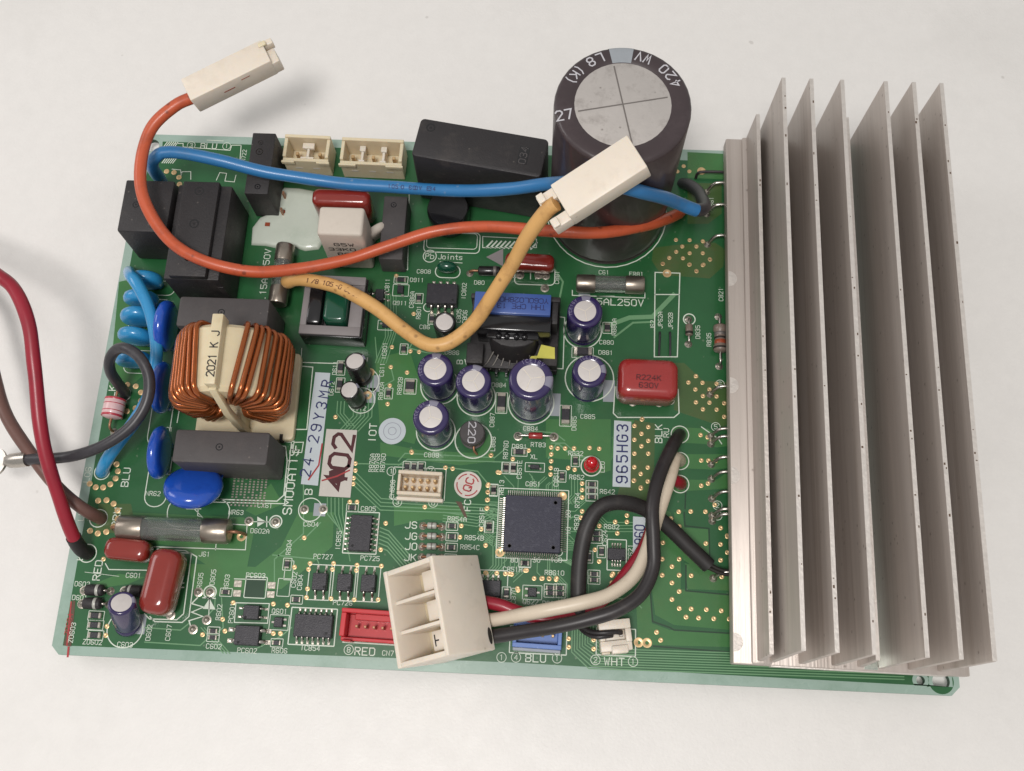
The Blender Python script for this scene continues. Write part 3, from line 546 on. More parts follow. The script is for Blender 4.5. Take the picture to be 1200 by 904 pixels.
# component outlines
outline(rrect(*(-18.62,31.67), 6.6, 3.6, 1.7), .26); outline(rrect(*(4.61,31.27), 10.6, 5.2, 1.2), .26)
outline([(-1.38,30.56),(-0.36,30.59)], .2, False); outline([(3.44,31.97),(3.51,30.24)], .25, False); outline([(4.8,32.02),(4.87,30.29)], .25, False)
outline([(14.67,27.44),(14.71,25.98),(33.77,25.94),(33.77,27.41)], .24, False)
outline([(36.45,33.4),(42.99,33.39),(42.16,9.8),(36.25,9.57)], .28); outline([(36.46,27.02),(42.72,27.24)], .28, False)
outline([(26.26,1.08),(25.92,-5.99),(27.01,-7.07),(41.2,-6.51),(42.5,-5.34),(42.32,1.01)], .28, False)
ring((19.68,3.13), 6.2, .3); ring((17.63,16.14), 4.9, .3); ring((5,-3.99), 5.8, .3); ring((-18.55,-0.46), 4.9, .3); ring((-9.02,-3.17), 4.9, .3); ring((-18.74,-12.61), 4.9, .3)
ring((-9.13,-14.54), 4.6, .3); ring((-37.92,-0.01), 3.6, .24); ring((-38.34,-5.09), 3.4, .24); ring((-89.71,-64.38), 4.3, .26); ring((-48.42,-33.78), 2.9, .24); ring((45.33,20.33), 1.5, .3); ring((20.59,-19.96), 2.5, .3)
ring((-23.12,21.18), 1.2, .24); ring((-70.53,-54.8), 1.5, .3); ring((-56.64,-37.1), 1.5, .3); ring((13.18,-41.71), .9, .2)
outline([(21.22,25.97),(25.71,26.14)], .22, False)
outline([(-57.85,7.66),(-57.72,4.6),(-37.9,4.65),(-37.85,6.53)], .24, False); outline([(-55.25,8.47),(-55.03,4.46)], .2, False)
outline([(-56.95,3.69),(-51.79,3.42),(-51.52,-13.31),(-60.65,-13.68)], .26, False); outline([(-84.78,-4.82),(-84.9,-12.83)], .24, False); outline([(-60.92,-16.82),(-54.42,-16.56)], .3, False)
outline([(-58.65,-17.62),(-56.43,-17.98),(-55.57,-21.71),(-55.41,-30.42),(-56.94,-31.99),(-83.69,-32.22)], .28, False); outline([(-60.3,-16.58),(-55.05,-16.81),(-54.95,-32.55),(-83.56,-33.08)], .24, False)
for c in ((-91.09,2.86), (-89.2,-12.09), (-87.46,-27.39)): outline(rrect(*c, 5.4, 14.5, 2.6), .24)
outline(rrect(*(-76.12,-35.56), 15.5, 7.0, 3.2), .24)
outline([(-79.22,-34.83),(-75.6,-34.68)], .2, False); outline([(-76.34,-34.07),(-76.21,-36.42),(-74.88,-36.79),(-77.31,-34.76)], .2, False)
outline([(-86.52,-45.5),(-85.35,-50.22),(-96.05,-50.47),(-97.14,-49.07)], .24, False)
for k in (0, 1.4): outline([(x-k, y+k*.4) for x, y in [(-83.76,-45.59),(-76.56,-45.7),(-74.97,-46.47),(-74.77,-60.74),(-76.2,-62.2),(-82.81,-62.29),(-84.23,-61.15)]], .26, False)
outline([(-80.73,-52.9),(-77.17,-52.95)], .3, False); outline([(-80.55,-54.11),(-77.02,-53.96)], .3, False); outline([(-88.16,-44.52),(-69.15,-44.35),(-63.25,-44.31),(-63.61,-38.23),(-67.44,-38.18)], .22, False); outline([(-70.59,-44.62),(-70.72,-40.64)], .22, False)
outline([(-73.35,-56.24),(-74.59,-57.71),(-71.58,-58.39),(-74.29,-59.71),(-71.48,-60.59),(-74.62,-61.73),(-74,-63.1)], .3, False)
part('printed_triangle', MB().prism([(-71.73,-58.8),(-68.61,-58.86),(-70.42,-56.32)], .08, .1), 'silk', board, smooth=0); outline([(-72.1,-56.19),(-68.98,-56.26)], .24, False); outline([(-70.51,-55.72),(-69.95,-61.13)], .2, False)
part('printed_triangle', MB().prism([(-61.35,-36.02),(-61.03,-38.55),(-59.07,-37.2)], .08, .1), 'silk', board, smooth=0); outline([(-59.02,-35.92),(-58.71,-38.45)], .24, False); outline([(-62.45,-37.34),(-57.37,-37.23)], .2, False)
outline([(-63.89,-57.05),(-55.83,-56.9),(-55.68,-61.5),(-63.69,-61.65)], .22); outline(rrect(*(-59.6,-53.22), 5.2, 5.0, .2, 1), .2); outline([(-65.05,-51.41),(-57.34,-51.28)], .2, False)
outline(rrect(*(-52.01,-48.8), 2.0, 4.6, .1, 1), .16); outline(rrect(*(-52.78,-52.93), 3.0, 4.2, .1, 1), .16)
for c in ((-44.33,-51.34), (-38.32,-51.29), (-32.41,-51.24)): outline(rrect(c[0], c[1], 5.4, 8.4, .1, 1), .22)
outline(rrect(*(-35.31,-38.95), 8.2, 10.2, .1, 1), .26); outline(rrect(*(-44.76,-61.82), 11.0, 8.6, .1, 1), .26); outline(rrect(*(6.6,-35), 17.2, 17.2, .1, 1), .22)
outline(rrect(*(27.23,-41.74), 4.6, 7.4, .1, 1), .24); outline(rrect(*(-3.13,-51.2), 8.5, 9.0, .1, 1), .22)
outline(rrect(*(8.98,-62.63), 13.4, 6.2, .1, 1), .26); outline(rrect(*(27.28,-62.22), 9.2, 6.2, .1, 1), .26); outline([(-37.27,-65.05),(-23.43,-65.23)], .26, False)
outline([(-12.58,7.02),(-12.06,5.63),(12.84,5.42),(12.87,19.61),(11.3,19.79)], .26, False); outline(rrect(*(-22.08,-26.25), 13.2, 8.2, .2, 1), .2)
outline([(-38.38,56.63),(-30.77,55.83),(-29.37,31.78),(-36.28,32.29)], .22, False)
for c, r in (((-101.95,-26.44),1.9),((-100.77,-38.08),2.2),((-101.99,-46.77),2.2),((-99.97,-5.88),1.9),((42.67,-10.92),2.2),((42.62,-17.76),2.2),((42.58,-23.62),2.2)): ring(c, r, .24)
outline([(-101.81,-51.33),(-93.26,-52)], .1, False)
outline([(40.28,-22.63),(43.22,-22.51)], .2, False); outline([(48.04,-8.71),(52.25,-11.65),(53.08,-12.95)], .25, False)
# pale square pads behind polarised parts
for c, a, b in (((-35.68,-0.39), 3.2, 4.4), ((-36.27,-3.63), 3.0, 4.0), ((-86.42,-63.04), 3.0, 4.6), ((11.17,-4.3), 2.6, 6.0), ((24.75,-0.12), 3.0, 5.8), ((-46.09,-33.68), 3.0, 3.2), ((17.87,25.36), 3.0, 2.5)): link('printed_patch', mesh('printed_patch', MB().box(0,0,.05,a,b,.03), 'stripeblue', smooth=0), board, (c[0], c[1], 0))
# stitched tinned hatch under the lower black box
hm = mesh('tinned_stitch', MB().box(0,0,.05,.55,.42,.12), 'solder', .05, 1)
for i in range(9):
    for j in range(12):
        c = (-68.22,-25.95); 
        if (i*7+j*3) % 11 != 5: link('tinned_stitch', hm, board, (c[0]+i*1.0, c[1]-j*.68, 0))
# dark solder joints and flux scars
part('copper_strip', MB().prism([(-103.5,-58.15),(-102.84,-58.33),(-101.94,-68.88),(-103.82,-68.76)], .09, .1), 'scar', board, smooth=0)
part('flux_scar', MB().prism([(-12.68,-30.17),(-11.19,-30.32),(-9.49,-34.08),(-10.1,-34.32),(-11.28,-32.24)], .11, .115), 'scar', board, smooth=0)
part('marker_line', MB().strip([(-102.52,-69.1),(-102.32,-71.25)], .5, .12), 'silkred', board, smooth=0); part('marker_line', MB().strip([(-103.85,-58.57),(-103,-68.73)], .35, .12), 'silkred', board, smooth=0)

# ------------------------------------------------------------------ heat sink and the power module under it
hs = thing('heat_sink', 'tall finned aluminium heat sink covering the right end of the green board', 'heat sink', (80,0,0), -.55)
hb = part('base_plate', MB().xbox(-26.6,25.8,-66.7,68.2,6,10), 'alu', hs, .3)
part('step', MB().xbox(-22.6,-18,-66.6,68.1,10,11.2), 'alu', hs, .5)
part('channel_floor', MB().xbox(2.5,5.5,-66.4,68.0,10.0,10.15), 'polished', hs)
part('lip', MB().xbox(-18,21,-66.9,-66.2,6.4,9.2), 'alucut', hs, .2)
for x, z in ((-20.7,22),(-17.9,37.5),(-11.3,37.5),(-4,37.5),(1.7,22),(6.3,37.5),(12.9,37.5),(19.4,37.5)):
    y1 = 68.2; y0 = -66.0
    f = part('fin', MB().prism([(x-.75,y0),(x+.75,y0),(x+.75,y1),(x-.75,y1)], 10, z, [(x-.5,y0+.9),(x+.5,y0+.9),(x+.5,y1-.1),(x-.5,y1-.1)]), 'alu', hs, .25, 2); f['x'] = x
    part('fin_edge', MB().xbox(x-.46,x+.46,y0+.95,y1-.2,z-.05,z+.04), 'alucut', f)
for y in (27.5, -1, -23.5, -62): 
    part('stamped_mark', MB().prism(circ(-26.4, y, 2.1, 14, -90, 90), 10.0, 10.05), 'alucut', hb, smooth=0)
# nicks along the fin tips
FN = [c for c in hs.children if c.name.startswith('fin')]
rn = random.Random(3); nick = mesh('nick', MB().box(0,0,0,1.02,.5,.12), 'scar', smooth=0)
for x, z in ((-20.7,22),(-17.9,37.5),(-11.3,37.5),(-4,37.5),(6.3,37.5),(12.9,37.5),(19.4,37.5)):
    for k in range(8):
        o = link('nick', nick, min(FN, key=lambda c: abs(c['x']-x)), (x+rn.uniform(-.25,.25), rn.uniform(-60,64), z-.06)); o.scale = (rn.uniform(.15,.4), rn.uniform(.4,1.3), 1)
pm = thing('power_module', 'black power module squeezed under the heat sink with bent tinned leads', 'power module', (80,0,0))
part('case', MB().xbox(-22,22,-56,60,.3,5.9), 'black', pm, .4)
for y in [(36.9,59.05),(36.9,52.43),(36.9,43.3)]+[(54.23,1.25),(53.99,-9.81),(53.95,-11.81),(53.84,-17.09),(53.76,-20.79),(53.66,-25.74),(53.57,-29.99),(53.54,-31.26),(53.25,-45.14)]:
    yy = y[1]
    ld = part('lead', MB().tube(spline([(-22.2,yy,3.2),(-26.6,yy,3.2),(-28.2,yy-.3,2.6),(-29.6,yy-1.2,.2)], .6), .42, 8), 'lead', pm, smooth=60)
    part('joint', MB().lathe([(1.0,.06),(.8,.3),(.45,.8)], 12, (-29.6,yy-1.2,0)), 'solder', ld)
part('jumper_wire', MB().tube(spline([(-32.5,62,.1),(-32,62.6,2),(-29,62.8,2.3),(-24,62.8,2.4)], .6), .4, 8), 'blackwire', pm, smooth=60)

# ------------------------------------------------------------------ electrolytic capacitors
def electrolytic(name, label, c, r, h, top=.62, sleeve='purple', stripe='stripe', stripe_a=75, vent=3, vent_a=20, tilt=None, group='small electrolytic capacitors', topm='captop', stripe_w=34, sy=0):
    t = thing(name, label, 'capacitor', (c[0], c[1], 0), 0, group)
    e = min(1.0, r*.16); n = 40
    prof = [(r*.9,.15),(r-.05,.4),(r-.05,1.3),(r-.3,1.7),(r-.05,2.1),(r,2.6),(r,h-e*1.4),(r-e*.12,h-e*.7),(r-e*.45,h-e*.22),(r-e,h),(r*top+.1,h-.02),(r*top,h-.12)]
    sl = part('sleeve', MB().lathe(prof, n), sleeve, t, smooth=50)
    ct = part('can_top', MB().lathe([(r*top+.02,h-.3),(r*top+.02,h-.1),(r*top-.25,h-.04),(.01,h-.02)], n), topm, t, smooth=50)
    for k in range(vent):
        a = R(vent_a+360/vent*k)
        part('vent_score', MB().strip([(0,0),(math.cos(a)*r*top*.93, math.sin(a)*r*top*.93)], r*(.045 if vent == 3 else .022), h-.005+.006*k), 'white' if topm == 'captop' else 'groovegrey', ct, smooth=0)
    if stripe:
        # negative stripe: a patch of the same lathe surface, a hair proud
        a0, a1 = R(stripe_a-stripe_w/2), R(stripe_a+stripe_w/2); m = 8
        pr = [(q[0]+.03, q[1]+(.03 if q[1] > h-1.2*e else 0)) for q in prof[2:11]]
        rings = [[(q[0]*math.cos(a0+(a1-a0)*k/m), q[0]*math.sin(a0+(a1-a0)*k/m), q[1]) for k in range(m+1)] for q in pr]
        mb = MB(); v = [p for rg in rings for p in rg]; nn = m+1
        mb.add(v, [(i*nn+k, i*nn+k+1, (i+1)*nn+k+1, (i+1)*nn+k) for i in range(len(rings)-1) for k in range(m)])
        part('polarity_stripe', mb, stripe, sl, smooth=50)
    if tilt: t.rotation_euler = tilt
    return t
def ring_text(t, s, r, z, a_mid, h, step, m='print', flip=False, turn=None):
    """characters set round a can top"""
    for i, chh in enumerate(s):
        a = a_mid-(i-(len(s)-1)/2)*step*(-1 if flip else 1)
        if chh == ' ': continue
        mb = text_mb(chh, h, h*.15, .62)
        o = part('printed_text', mb, m, child(t, 'sleeve'), smooth=0)
        o.location = Vector((r*math.cos(R(a)), r*math.sin(R(a)), z))*K; o.rotation_euler = (0, 0, R(turn if turn is not None else (a+90 if flip else a-90)))
def side_text(t, s, r, z, a_mid, h, m='print'):
    """lettering wrapped on a can wall, reading upward"""
    mb = text_mb(s, h, h*.13, .62)
    mb.v = [((r+.05+zz)*math.cos(R(a_mid)+y/r*-1), (r+.05+zz)*math.sin(R(a_mid)+y/r*-1), z+x) for x, y, zz in mb.v]
    part('printed_text', mb, m, child(t, 'sleeve'), smooth=0)
big = electrolytic('large_capacitor', 'huge dark capacitor with grey crossed top beside the heat sink', (23.4,50.5), 15.4, 51, .70, 'sleeveblack', 'stripeblue', 92, 4, 12, topm='captopbig', stripe_w=22, group=None)
ring_text(big, '420', 13.1, 51.05, 36, 2.2, 10, flip=True); ring_text(big, 'WV', 13.1, 51.05, 70, 2.2, 9, flip=True); ring_text(big, 'L8', 13.1, 51.05, 119, 2.2, 10, flip=True); ring_text(big, '(K)', 13.1, 51.05, 146, 2.0, 8, flip=True)
o = part('printed_text', text_mb('27', 2.4, .36, .62), 'print', child(big, 'sleeve'), smooth=0); o.location = Vector((-13.0,-3.2,51.06))*K; o.rotation_euler = (0,0,R(14))
GE = 'small electrolytic capacitors'
e1 = electrolytic('electrolytic_capacitor', 'largest purple capacitor, just below the black and blue transformer', (5,-3.99), 5.3, 19.5, .63, stripe_a=-8, vent_a=10)
e2 = electrolytic('electrolytic_capacitor', 'purple capacitor just under the bend of the amber wire', (-18.55,-0.46), 4.4, 13.5, .62, stripe_a=88, vent_a=45)
e3 = electrolytic('electrolytic_capacitor', 'purple capacitor directly above the black coil marked 220', (-9.02,-3.17), 4.4, 13.5, .62, stripe_a=78, vent_a=60)
e4 = electrolytic('electrolytic_capacitor', 'lowest left purple capacitor, next to the black coil marked 220', (-18.74,-12.61), 4.4, 13.5, .62, stripe_a=82, vent_a=-15)
e5 = electrolytic('electrolytic_capacitor', 'purple capacitor below the glass fuse by the big capacitor', (17.63,16.14), 4.4, 13.5, .62, stripe_a=88, vent_a=40)
e6 = electrolytic('electrolytic_capacitor', 'purple capacitor just left of the bright red block capacitor', (19.04,0.71), 4.2, 13, .66, stripe_a=10, vent_a=-85)
for t, r, h, a in ((e1,5.3,19.5,85),(e2,4.4,13.5,175),(e3,4.4,13.5,165),(e4,4.4,13.5,155),(e5,4.4,13.5,165),(e6,4.2,13,95)):
    ring_text(t, '1CE16V', r*.83, h+.05, a, r*.16, 13, 'sleeveprint')
for t, r, a in ((e1,5.3,-80),(e1,5.3,-110),(e3,4.4,-120),(e4,4.4,-110),(e6,4.2,-75),(e6,4.2,-100)): side_text(t, '25V470', r, 5.5, a, 1.0, 'sleeveprint')
electrolytic('electrolytic_capacitor', 'small black capacitor with plain grey top, inside the amber wire bend', (-17.69,14.07), 2.9, 8, .74, 'capblack', None, vent=0)
electrolytic('electrolytic_capacitor', 'tiny black white-topped capacitor nearest the grey square transformer', (-38.67,0.89), 2.75, 8.5, .78, 'capblack', 'stripe', 30, vent=0, tilt=(R(-12),R(-5),0))
electrolytic('electrolytic_capacitor', 'tiny black capacitor with bright white top, lower of the pair', (-39.19,-5.35), 2.5, 8, .80, 'capblack', 'stripe', 30, vent=0, tilt=(R(-4),R(-7),0))
electrolytic('electrolytic_capacitor', 'leaning purple capacitor with plain top at the lower left board corner', (*(-89.02,-63.55),), 3.1, 11.5, .74, 'purple', 'stripe', 20, vent=0, tilt=(R(-23),R(9),0))

# ------------------------------------------------------------------ black boxes along the upper left
def pip(t, x, y, z, r=.9):
    part('moulded_pip', MB().lathe([(r,z-.1),(r,z+.02),(r*.72,z+.02),(r*.66,z-.08),(r*.3,z-.08),(r*.25,z+.03),(.01,z+.03)], 18, (x,y,0)), 'blackgloss', [c for c in t.children if c.name.startswith(('case', 'ridge'))][-1], smooth=40)
t = thing('relay', 'black cube relay at the upper left board corner under the orange wire', 'relay', (-95.3,39.8,0))
part('case', MB().box(0,0,.4,13.2,15.2,16.2,0,.25), 'black', t, .5); pip(t, -2.6, .2, 16.6)
part('base', MB().box(0,0,.05,12.4,14.4,.4), 'blackgloss', t)
t = thing('relay', 'long ridged black relay with three pips between cube relay and copper choke', 'relay', (-81.2,33.5,0))
part('case', MB().box(0,0,.2,14.4,27,15.2,0,.2), 'black', t, .4); part('ridge', MB().box(-.4,0,15.4,9.4,26.6,2.0), 'black', t, .35)
for y in (10.5, 1.2, -8): pip(t, -.6, y, 17.4, 1.25)
part('rib', MB().box(6.3,-2,.3,1.4,23,11), 'black', t, .2)
t = thing('relay', 'narrow upright black relay between the blue print and a cream connector', 'relay', (-68.7,55.3,0))
part('case', MB().box(0,0,.2,6.4,18.4,12.6,0,.1), 'black', t, .25); pip(t, -.6, 3.4, 12.8, 1.0); pip(t, .2, -7, 12.8, .8); pip(t, -.6, 6.2, 12.8, .7)
for y in (-3.5,-8.5): part('pin', MB().box(4.3,y,.1,.5,1.0,3.5), 'copper', t)
t = thing('relay', 'flat dark box right of the white cement resistor and white disc', 'relay', (*(-32.88,40.2),0))
part('case', MB().box(0,0,.2,6.4,18.6,7.8,0,.1), 'greycase', t, .3); pip(t, -.4, 6.6, 8.0, .8)
t = thing('relay', 'large black box turned askew between cream connectors and huge capacitor', 'relay', (-10.2,56.3,0), -9.2)
part('case', MB().prism(rrect(0,0,33.8,11.6,1.3), .3, 22.0, rrect(0,0,33.4,11.2,1.2)), 'black', t, .5); pip(t, -13.6, 3.2, 22.0, 1.2)
part('date_panel', MB().box(11.2,-.2,21.96,2.6,5.0,.08), 'blackgloss', t, .05)
o = part('date_text', text_mb('034', 1.7, .25), 'greycase', t, smooth=0); o.location = Vector((11.2,-.2,22.06))*K; o.rotation_euler = (0,0,R(90))
t = thing('thermistor', 'low round black disc part in front of the askew black box', 'thermistor', (*(-19.05,46.97),0))
part('body', MB().lathe([(5.2,.2),(5.6,.8),(5.6,6.2),(5.2,7.0),(.01,7.1)], 36), 'blackgloss', t, smooth=40)
t = thing('film_capacitor', 'black box capacitor with a pip directly above the copper choke', 'capacitor', (-71.8,11.6,0), 0)
part('case', MB().prism(rrect(0,0,23.0,8.4,.8), .3, 15.6, rrect(0,0,22.6,8.0,.7)), 'greycase', t, .5); pip(t, -.4, .0, 15.6)
t2 = copy_thing(t, 'black box capacitor with a pip directly below the copper choke', (-67.6,-22.6,0), 0); t['group'] = t2['group'] = 'black box capacitors by the choke'

# ------------------------------------------------------------------ white glue pool
t = thing('glue_pool', 'puddle of hardened white glue beside the white cement resistor', 'glue', (*(-61.35,44.35),0))
gx, gy = (-61.35,44.35)
gp = [(x-gx, y-gy) for x, y in [(-72.21,37.57),(-72.59,42.42),(-70.88,45.57),(-66.21,47.81),(-66.43,53.57),(-65.19,55.2),(-60.92,55.08),(-57.06,54.41),(-54.48,52.4),(-53.67,44.62),(-52.67,39.53),(-53.79,36.95),(-57.43,36.31),(-60.31,37.22),(-63.95,36.59),(-68.24,37.45)]]
def ringpts(k, z): 
    return [(x*k, y*k, z) for x, y in gp]
part('glue', MB().loft([ringpts(1,.05), ringpts(.985,.6), ringpts(.94,1.0), ringpts(.8,1.15), ringpts(.45,.9), ringpts(.1,.8)]), 'glue', t, smooth=80)
part('scorch_mark', MB().box(-6.9,-1,1.2,1.3,1.1,.1), 'bandbrown', t); part('scorch_mark', MB().box(-2.9,3,1.16,.7,.9,.1), 'bandbrown', t)

# ------------------------------------------------------------------ copper wound choke
cx, cy = (-66.89,-4.49)
t = thing('copper_choke', 'copper wound choke on a cream base, marked 2021 K', 'choke', (cx, cy, 0), 1.0)
ZC = 16.2
part('base_plate', MB().prism(rrect(0,-1,25,23,1.2), .1, 2.4), 'choke', t, .3)
ri, ro, hw = 5.5, 12.8, 8.2
prof = [(ri+1,-hw),(ro-1,-hw),(ro,-hw+1),(ro,hw-1),(ro-1,hw),(ri+1,hw),(ri,hw-1),(ri,-hw+1)]
rings = [[(r*math.sin(a), y, ZC+r*math.cos(a)) for r, y in prof] for a in [2*math.pi*k/56 for k in range(56)]]
part('core_case', MB().loft(rings, closed=True), 'choke', t, smooth=40)
def turn(a_deg, rw=.62, yo=0.0, ang2=0.0):
    a = R(a_deg); pts = []
    r_in, r_out, y = ri-.85, ro+.75, hw+.8
    q = [(r_out, -y+2.6), (r_out, y-2.6)]
    loop = []
    def arc(cr, cyy, rad, s0, s1, n=5):
        for k in range(n+1):
            s = R(s0+(s1-s0)*k/n); loop.append((cr+rad*math.cos(s), cyy+rad*math.sin(s)))
    arc(r_out-2.6, y-2.6, 2.6, 0, 90); arc(r_in+1.4, y-1.4, 1.4, 90, 180); arc(r_in+1.4, -y+1.4, 1.4, 180, 270); arc(r_out-2.6, -y+2.6, 2.6, 270, 360)
    out = []
    for i in range(len(loop)):
        (r0, y0), (r1, y1) = loop[i], loop[(i+1) % len(loop)]
        m = 4 if math.hypot(r1-r0, y1-y0) > 3 else 1
        for k in range(m): out.append((r0+(r1-r0)*k/m, y0+(y1-y0)*k/m))
    for (rr, yy) in out:
        aa = a+R(ang2)*(yy/y)
        pts.append((rr*math.sin(aa), yy+yo, ZC+rr*math.cos(aa)))
    part('winding_turn', MB().tube(pts, rw, 8, closed=True), 'enamel', t, smooth=80)
rnd = random.Random(5)
for sgn, a0, step, n in ((1, 22, 8.2, 17), (-1, 23, 7.0, 19)):
    for k in range(n): turn(sgn*(a0+step*k)+rnd.uniform(-1.2,1.2), .64, rnd.uniform(-.25,.25), sgn*rnd.uniform(2.5,5.5))
part('divider', MB().prism([(-1.2,-10.8),(1.2,-10.8),(1.2,9.2),(-1.2,9.2)], 2.4, ZC-5.8).prism([(-1.3,-7.8),(1.3,-7.8),(1.3,9.2),(-1.3,9.2)], ZC+ro-1.5, ZC+ro+3.2), 'choke', t, .3)
part('divider_strut', MB().tube([(0,-7.6,ZC+ro+.6),(.4,-10.2,ZC+2),(.9,-11.0,2.6)], 1.2, 4), 'choke', t, .2)
o = part('printed_text', text_mb('2021 K J', 1.75, .28, .6, gap=1.3), 'inkblack', t, smooth=0); o.location = Vector((0,-.6,ZC+ro+3.24))*K; o.rotation_euler = (0,0,R(90))
for x in (-9.5, 9.5): part('base_slot', MB().box(x,-12,.3,.8,1.8,2.2), 'hole', t)

# ------------------------------------------------------------------ blue discs
def disc(name, label, c, r, th, zc, yaw, lean, cat, material, group=None, foot=True):
    """coated disc standing on two leads; yaw turns its face, lean tips it back"""
    t = thing(name, label, cat, (c[0], c[1], 0), yaw, group)
    prof = [(.01,th/2),(r*.55,th/2),(r*.82,th*.45),(r*.95,th*.3),(r,0),(r*.95,-th*.3),(r*.82,-th*.45),(r*.55,-th/2),(.01,-th/2)]
    mb = MB().lathe(prof[::-1], 40); M = Matrix.Translation((0,0,zc)) @ Matrix.Rotation(R(lean), 4, 'X') @ Matrix.Rotation(R(90), 4, 'X')
    part('disc', mb.moved(M), material, t, smooth=60)
    for s in (-1, 1):
        top = M @ Vector((s*r*.5, -r*.78, 0))
        if foot: part('leg_coating', MB().tube([tuple(top), (s*r*.5, top.y*.4, max(.8, top.z*.45)), (s*r*.5, 0, .6)], [th*.42, th*.3, .5], 10), material, t, smooth=60)
        part('lead', MB().cyl((s*r*.5, 0, -.3), (s*r*.5, 0, .9), .42, 8), 'lead', t)
    return t
GV = 'blue disc varistors'
disc('varistor', 'blue disc seen edge on, uppermost, left of the black box above the choke', (-88.51,10.27), 6.7, 3.2, 8.0, 88, 3, 'varistor', 'bluecap', GV)
disc('varistor', 'blue disc seen edge on, beside the left side of the copper choke', (-86.94,-6.13), 6.6, 2.9, 8.0, 89, 3, 'varistor', 'bluecap', GV)
disc('varistor', 'blue disc seen edge on, left of the black box below the choke', (-84.99,-22.72), 6.6, 2.9, 8.0, 89, 3, 'varistor', 'bluecap', GV)
disc('varistor', 'large blue disc tipped back showing its face above the big glass fuse', (-75.62,-30.75), 7.0, 4.0, 7.6, -8, 52, 'varistor', 'bluecap', GV)

# ------------------------------------------------------------------ dipped film capacitors
def film(label, c, w, d, h, rot, material, lean=(0,0), txt=None, z0=1.0, rk=.36, ek=.3):
    t = thing('film_capacitor', label, 'capacitor', (c[0], c[1], 0), rot, 'dipped film capacitors')
    r = min(w, d)*rk
    sec = lambda k, z: [(x, y, z) for x, y in rrect(0,0,w-2*k,d-2*k,max(.3, r-k*.6),6)]
    e = min(w, d)*ek
    rg = [sec(e,z0), sec(e*.35,z0+e*.35), sec(0,z0+e), sec(0,z0+h-e), sec(e*.13,z0+h-e*.5), sec(e*.5,z0+h-e*.13), sec(e,z0+h)]
    M = Matrix.Translation((0,0,z0)) @ Matrix.Rotation(R(lean[0]),4,'X') @ Matrix.Rotation(R(lean[1]),4,'Y') @ Matrix.Translation((0,0,-z0))
    part('body', MB().loft(rg).moved(M), material, t, smooth=70)
    for s in (-1, 1):
        ax = (s*w*.36, 0) if w >= d else (0, s*d*.36)
        part('lead', MB().cyl((ax[0], ax[1], -.3), (ax[0], ax[1], z0+.6), .4, 8), 'lead', t)
    if txt:
        for i, s in enumerate(txt):
            o = part('printed_text', text_mb(s, 1.25, .2, .7).moved(M @ Matrix.Translation((0, -(i-.5)*2.0-d*.12, z0+h+.08))), 'inkdark', t, smooth=0)
    return t
film('bright red block capacitor next to the heat sink, stamped with faint figures', (33.75,0.64), 14.8, 10.2, 9.2, -1, 'redcap2', txt=['R224K','630V'], rk=.24, ek=.2)
film('big glossy brick red capacitor standing upright in the lower left corner', (-80.27,-53.46), 7.6, 15.4, 8.2, -6, 'redcap')
film('small brick red capacitor lying below the big glass fuse', (-90.2,-46.17), 10.6, 5.2, 6.0, -3, 'redcap')
film('dark red capacitor tucked behind the white cement resistor', (-46.52,46.27), 15.2, 4.8, 12.0, 0, 'redcap')
film('dark red capacitor lying under the amber wire by the huge capacitor', (3.18,33.33), 13.0, 4.6, 4.6, -2, 'redcap')

# ------------------------------------------------------------------ cement resistor and white disc
t = thing('cement_resistor', 'white upright cement resistor block behind the orange wire', 'resistor', (*(-44.06,35.54),0), 0)
part('body', MB().box(0,0,.3,11.6,8.0,19.7,0,.1), 'ceramic', t, .8, 3)
for i, s in enumerate(('G5W', '33K0J', '8C9')):
    o = part('printed_text', text_mb(s, 1.5, .24, .85), 'inkblack', t, smooth=0); o.location = Vector((.2, -4.06, 14.6-i*2.7))*K; o.rotation_euler = (R(90), 0, 0)
for s in (-1,1): part('lead', MB().cyl((s*3.4,0,-.3),(s*3.4,0,.5), .4, 8), 'lead', t)
disc('disc_capacitor', 'small white ceramic disc right beside the white cement resistor', (-37.95,39.81), 4.0, 2.4, 5.2, 40, 14, 'capacitor', 'ceramic')

# ------------------------------------------------------------------ transformers
t = thing('transformer', 'square grey ferrite transformer with green coil under the amber wire', 'transformer', (*(-46.71,17.89),0), -1)
part('core', MB().box(0,7.0,1.2,15.6,2.3,6.3).box(0,-6.9,1.2,15.6,2.4,6.3).box(-7.0,0,1.2,1.6,11.5,6.3).box(6.2,0,1.2,3.2,11.5,6.3), 'ferrite', t, .15)
part('bobbin', MB().box(.4,0,.1,15.9,15.9,1.2).box(-1.0,.2,1.2,12.4,11.2,3.0), 'black', t, .2)
part('bobbin_wall', MB().xbox(-6.2,-2.5,-5.4,5.4,4.2,8.4), 'blackgloss', t, .7)
part('coil', MB().prism(rrect(1.1,0,6.6,10.6,1.6), 2.0, 9.2, rrect(1.1,0,6.0,10.0,1.6)), 'greencoil', t, 1.0, 3)
part('skirt', MB().box(.3,-8.25,.2,15.8,.4,6.8).box(8.1,0,.2,.4,16,6.2), 'blackgloss', t, .1)
t = thing('transformer', 'black switching transformer with a blue taped top above the purple capacitors', 'transformer', (*(0.16,13.87),0), -1)
tx, ty = 0, 0
part('bobbin', MB().box(0,-1.5,.6,22.5,17.5,3.2).box(-9.6,-7.6,3.8,4.2,5.5,3.2).box(9.4,-7.4,3.8,3.6,5.2,3.2), 'black', t, .3)
part('flange', MB().box(0,6.0,3.8,22.5,1.4,8).box(-10.0,3.0,3.8,1.6,6,7).box(10.0,3.0,3.8,1.6,7,7.5), 'black', t, .3)
part('coil_tape', MB().box(-.6,3.3,3.8,19.0,5.6,10.6), 'bluetape', t, .3)
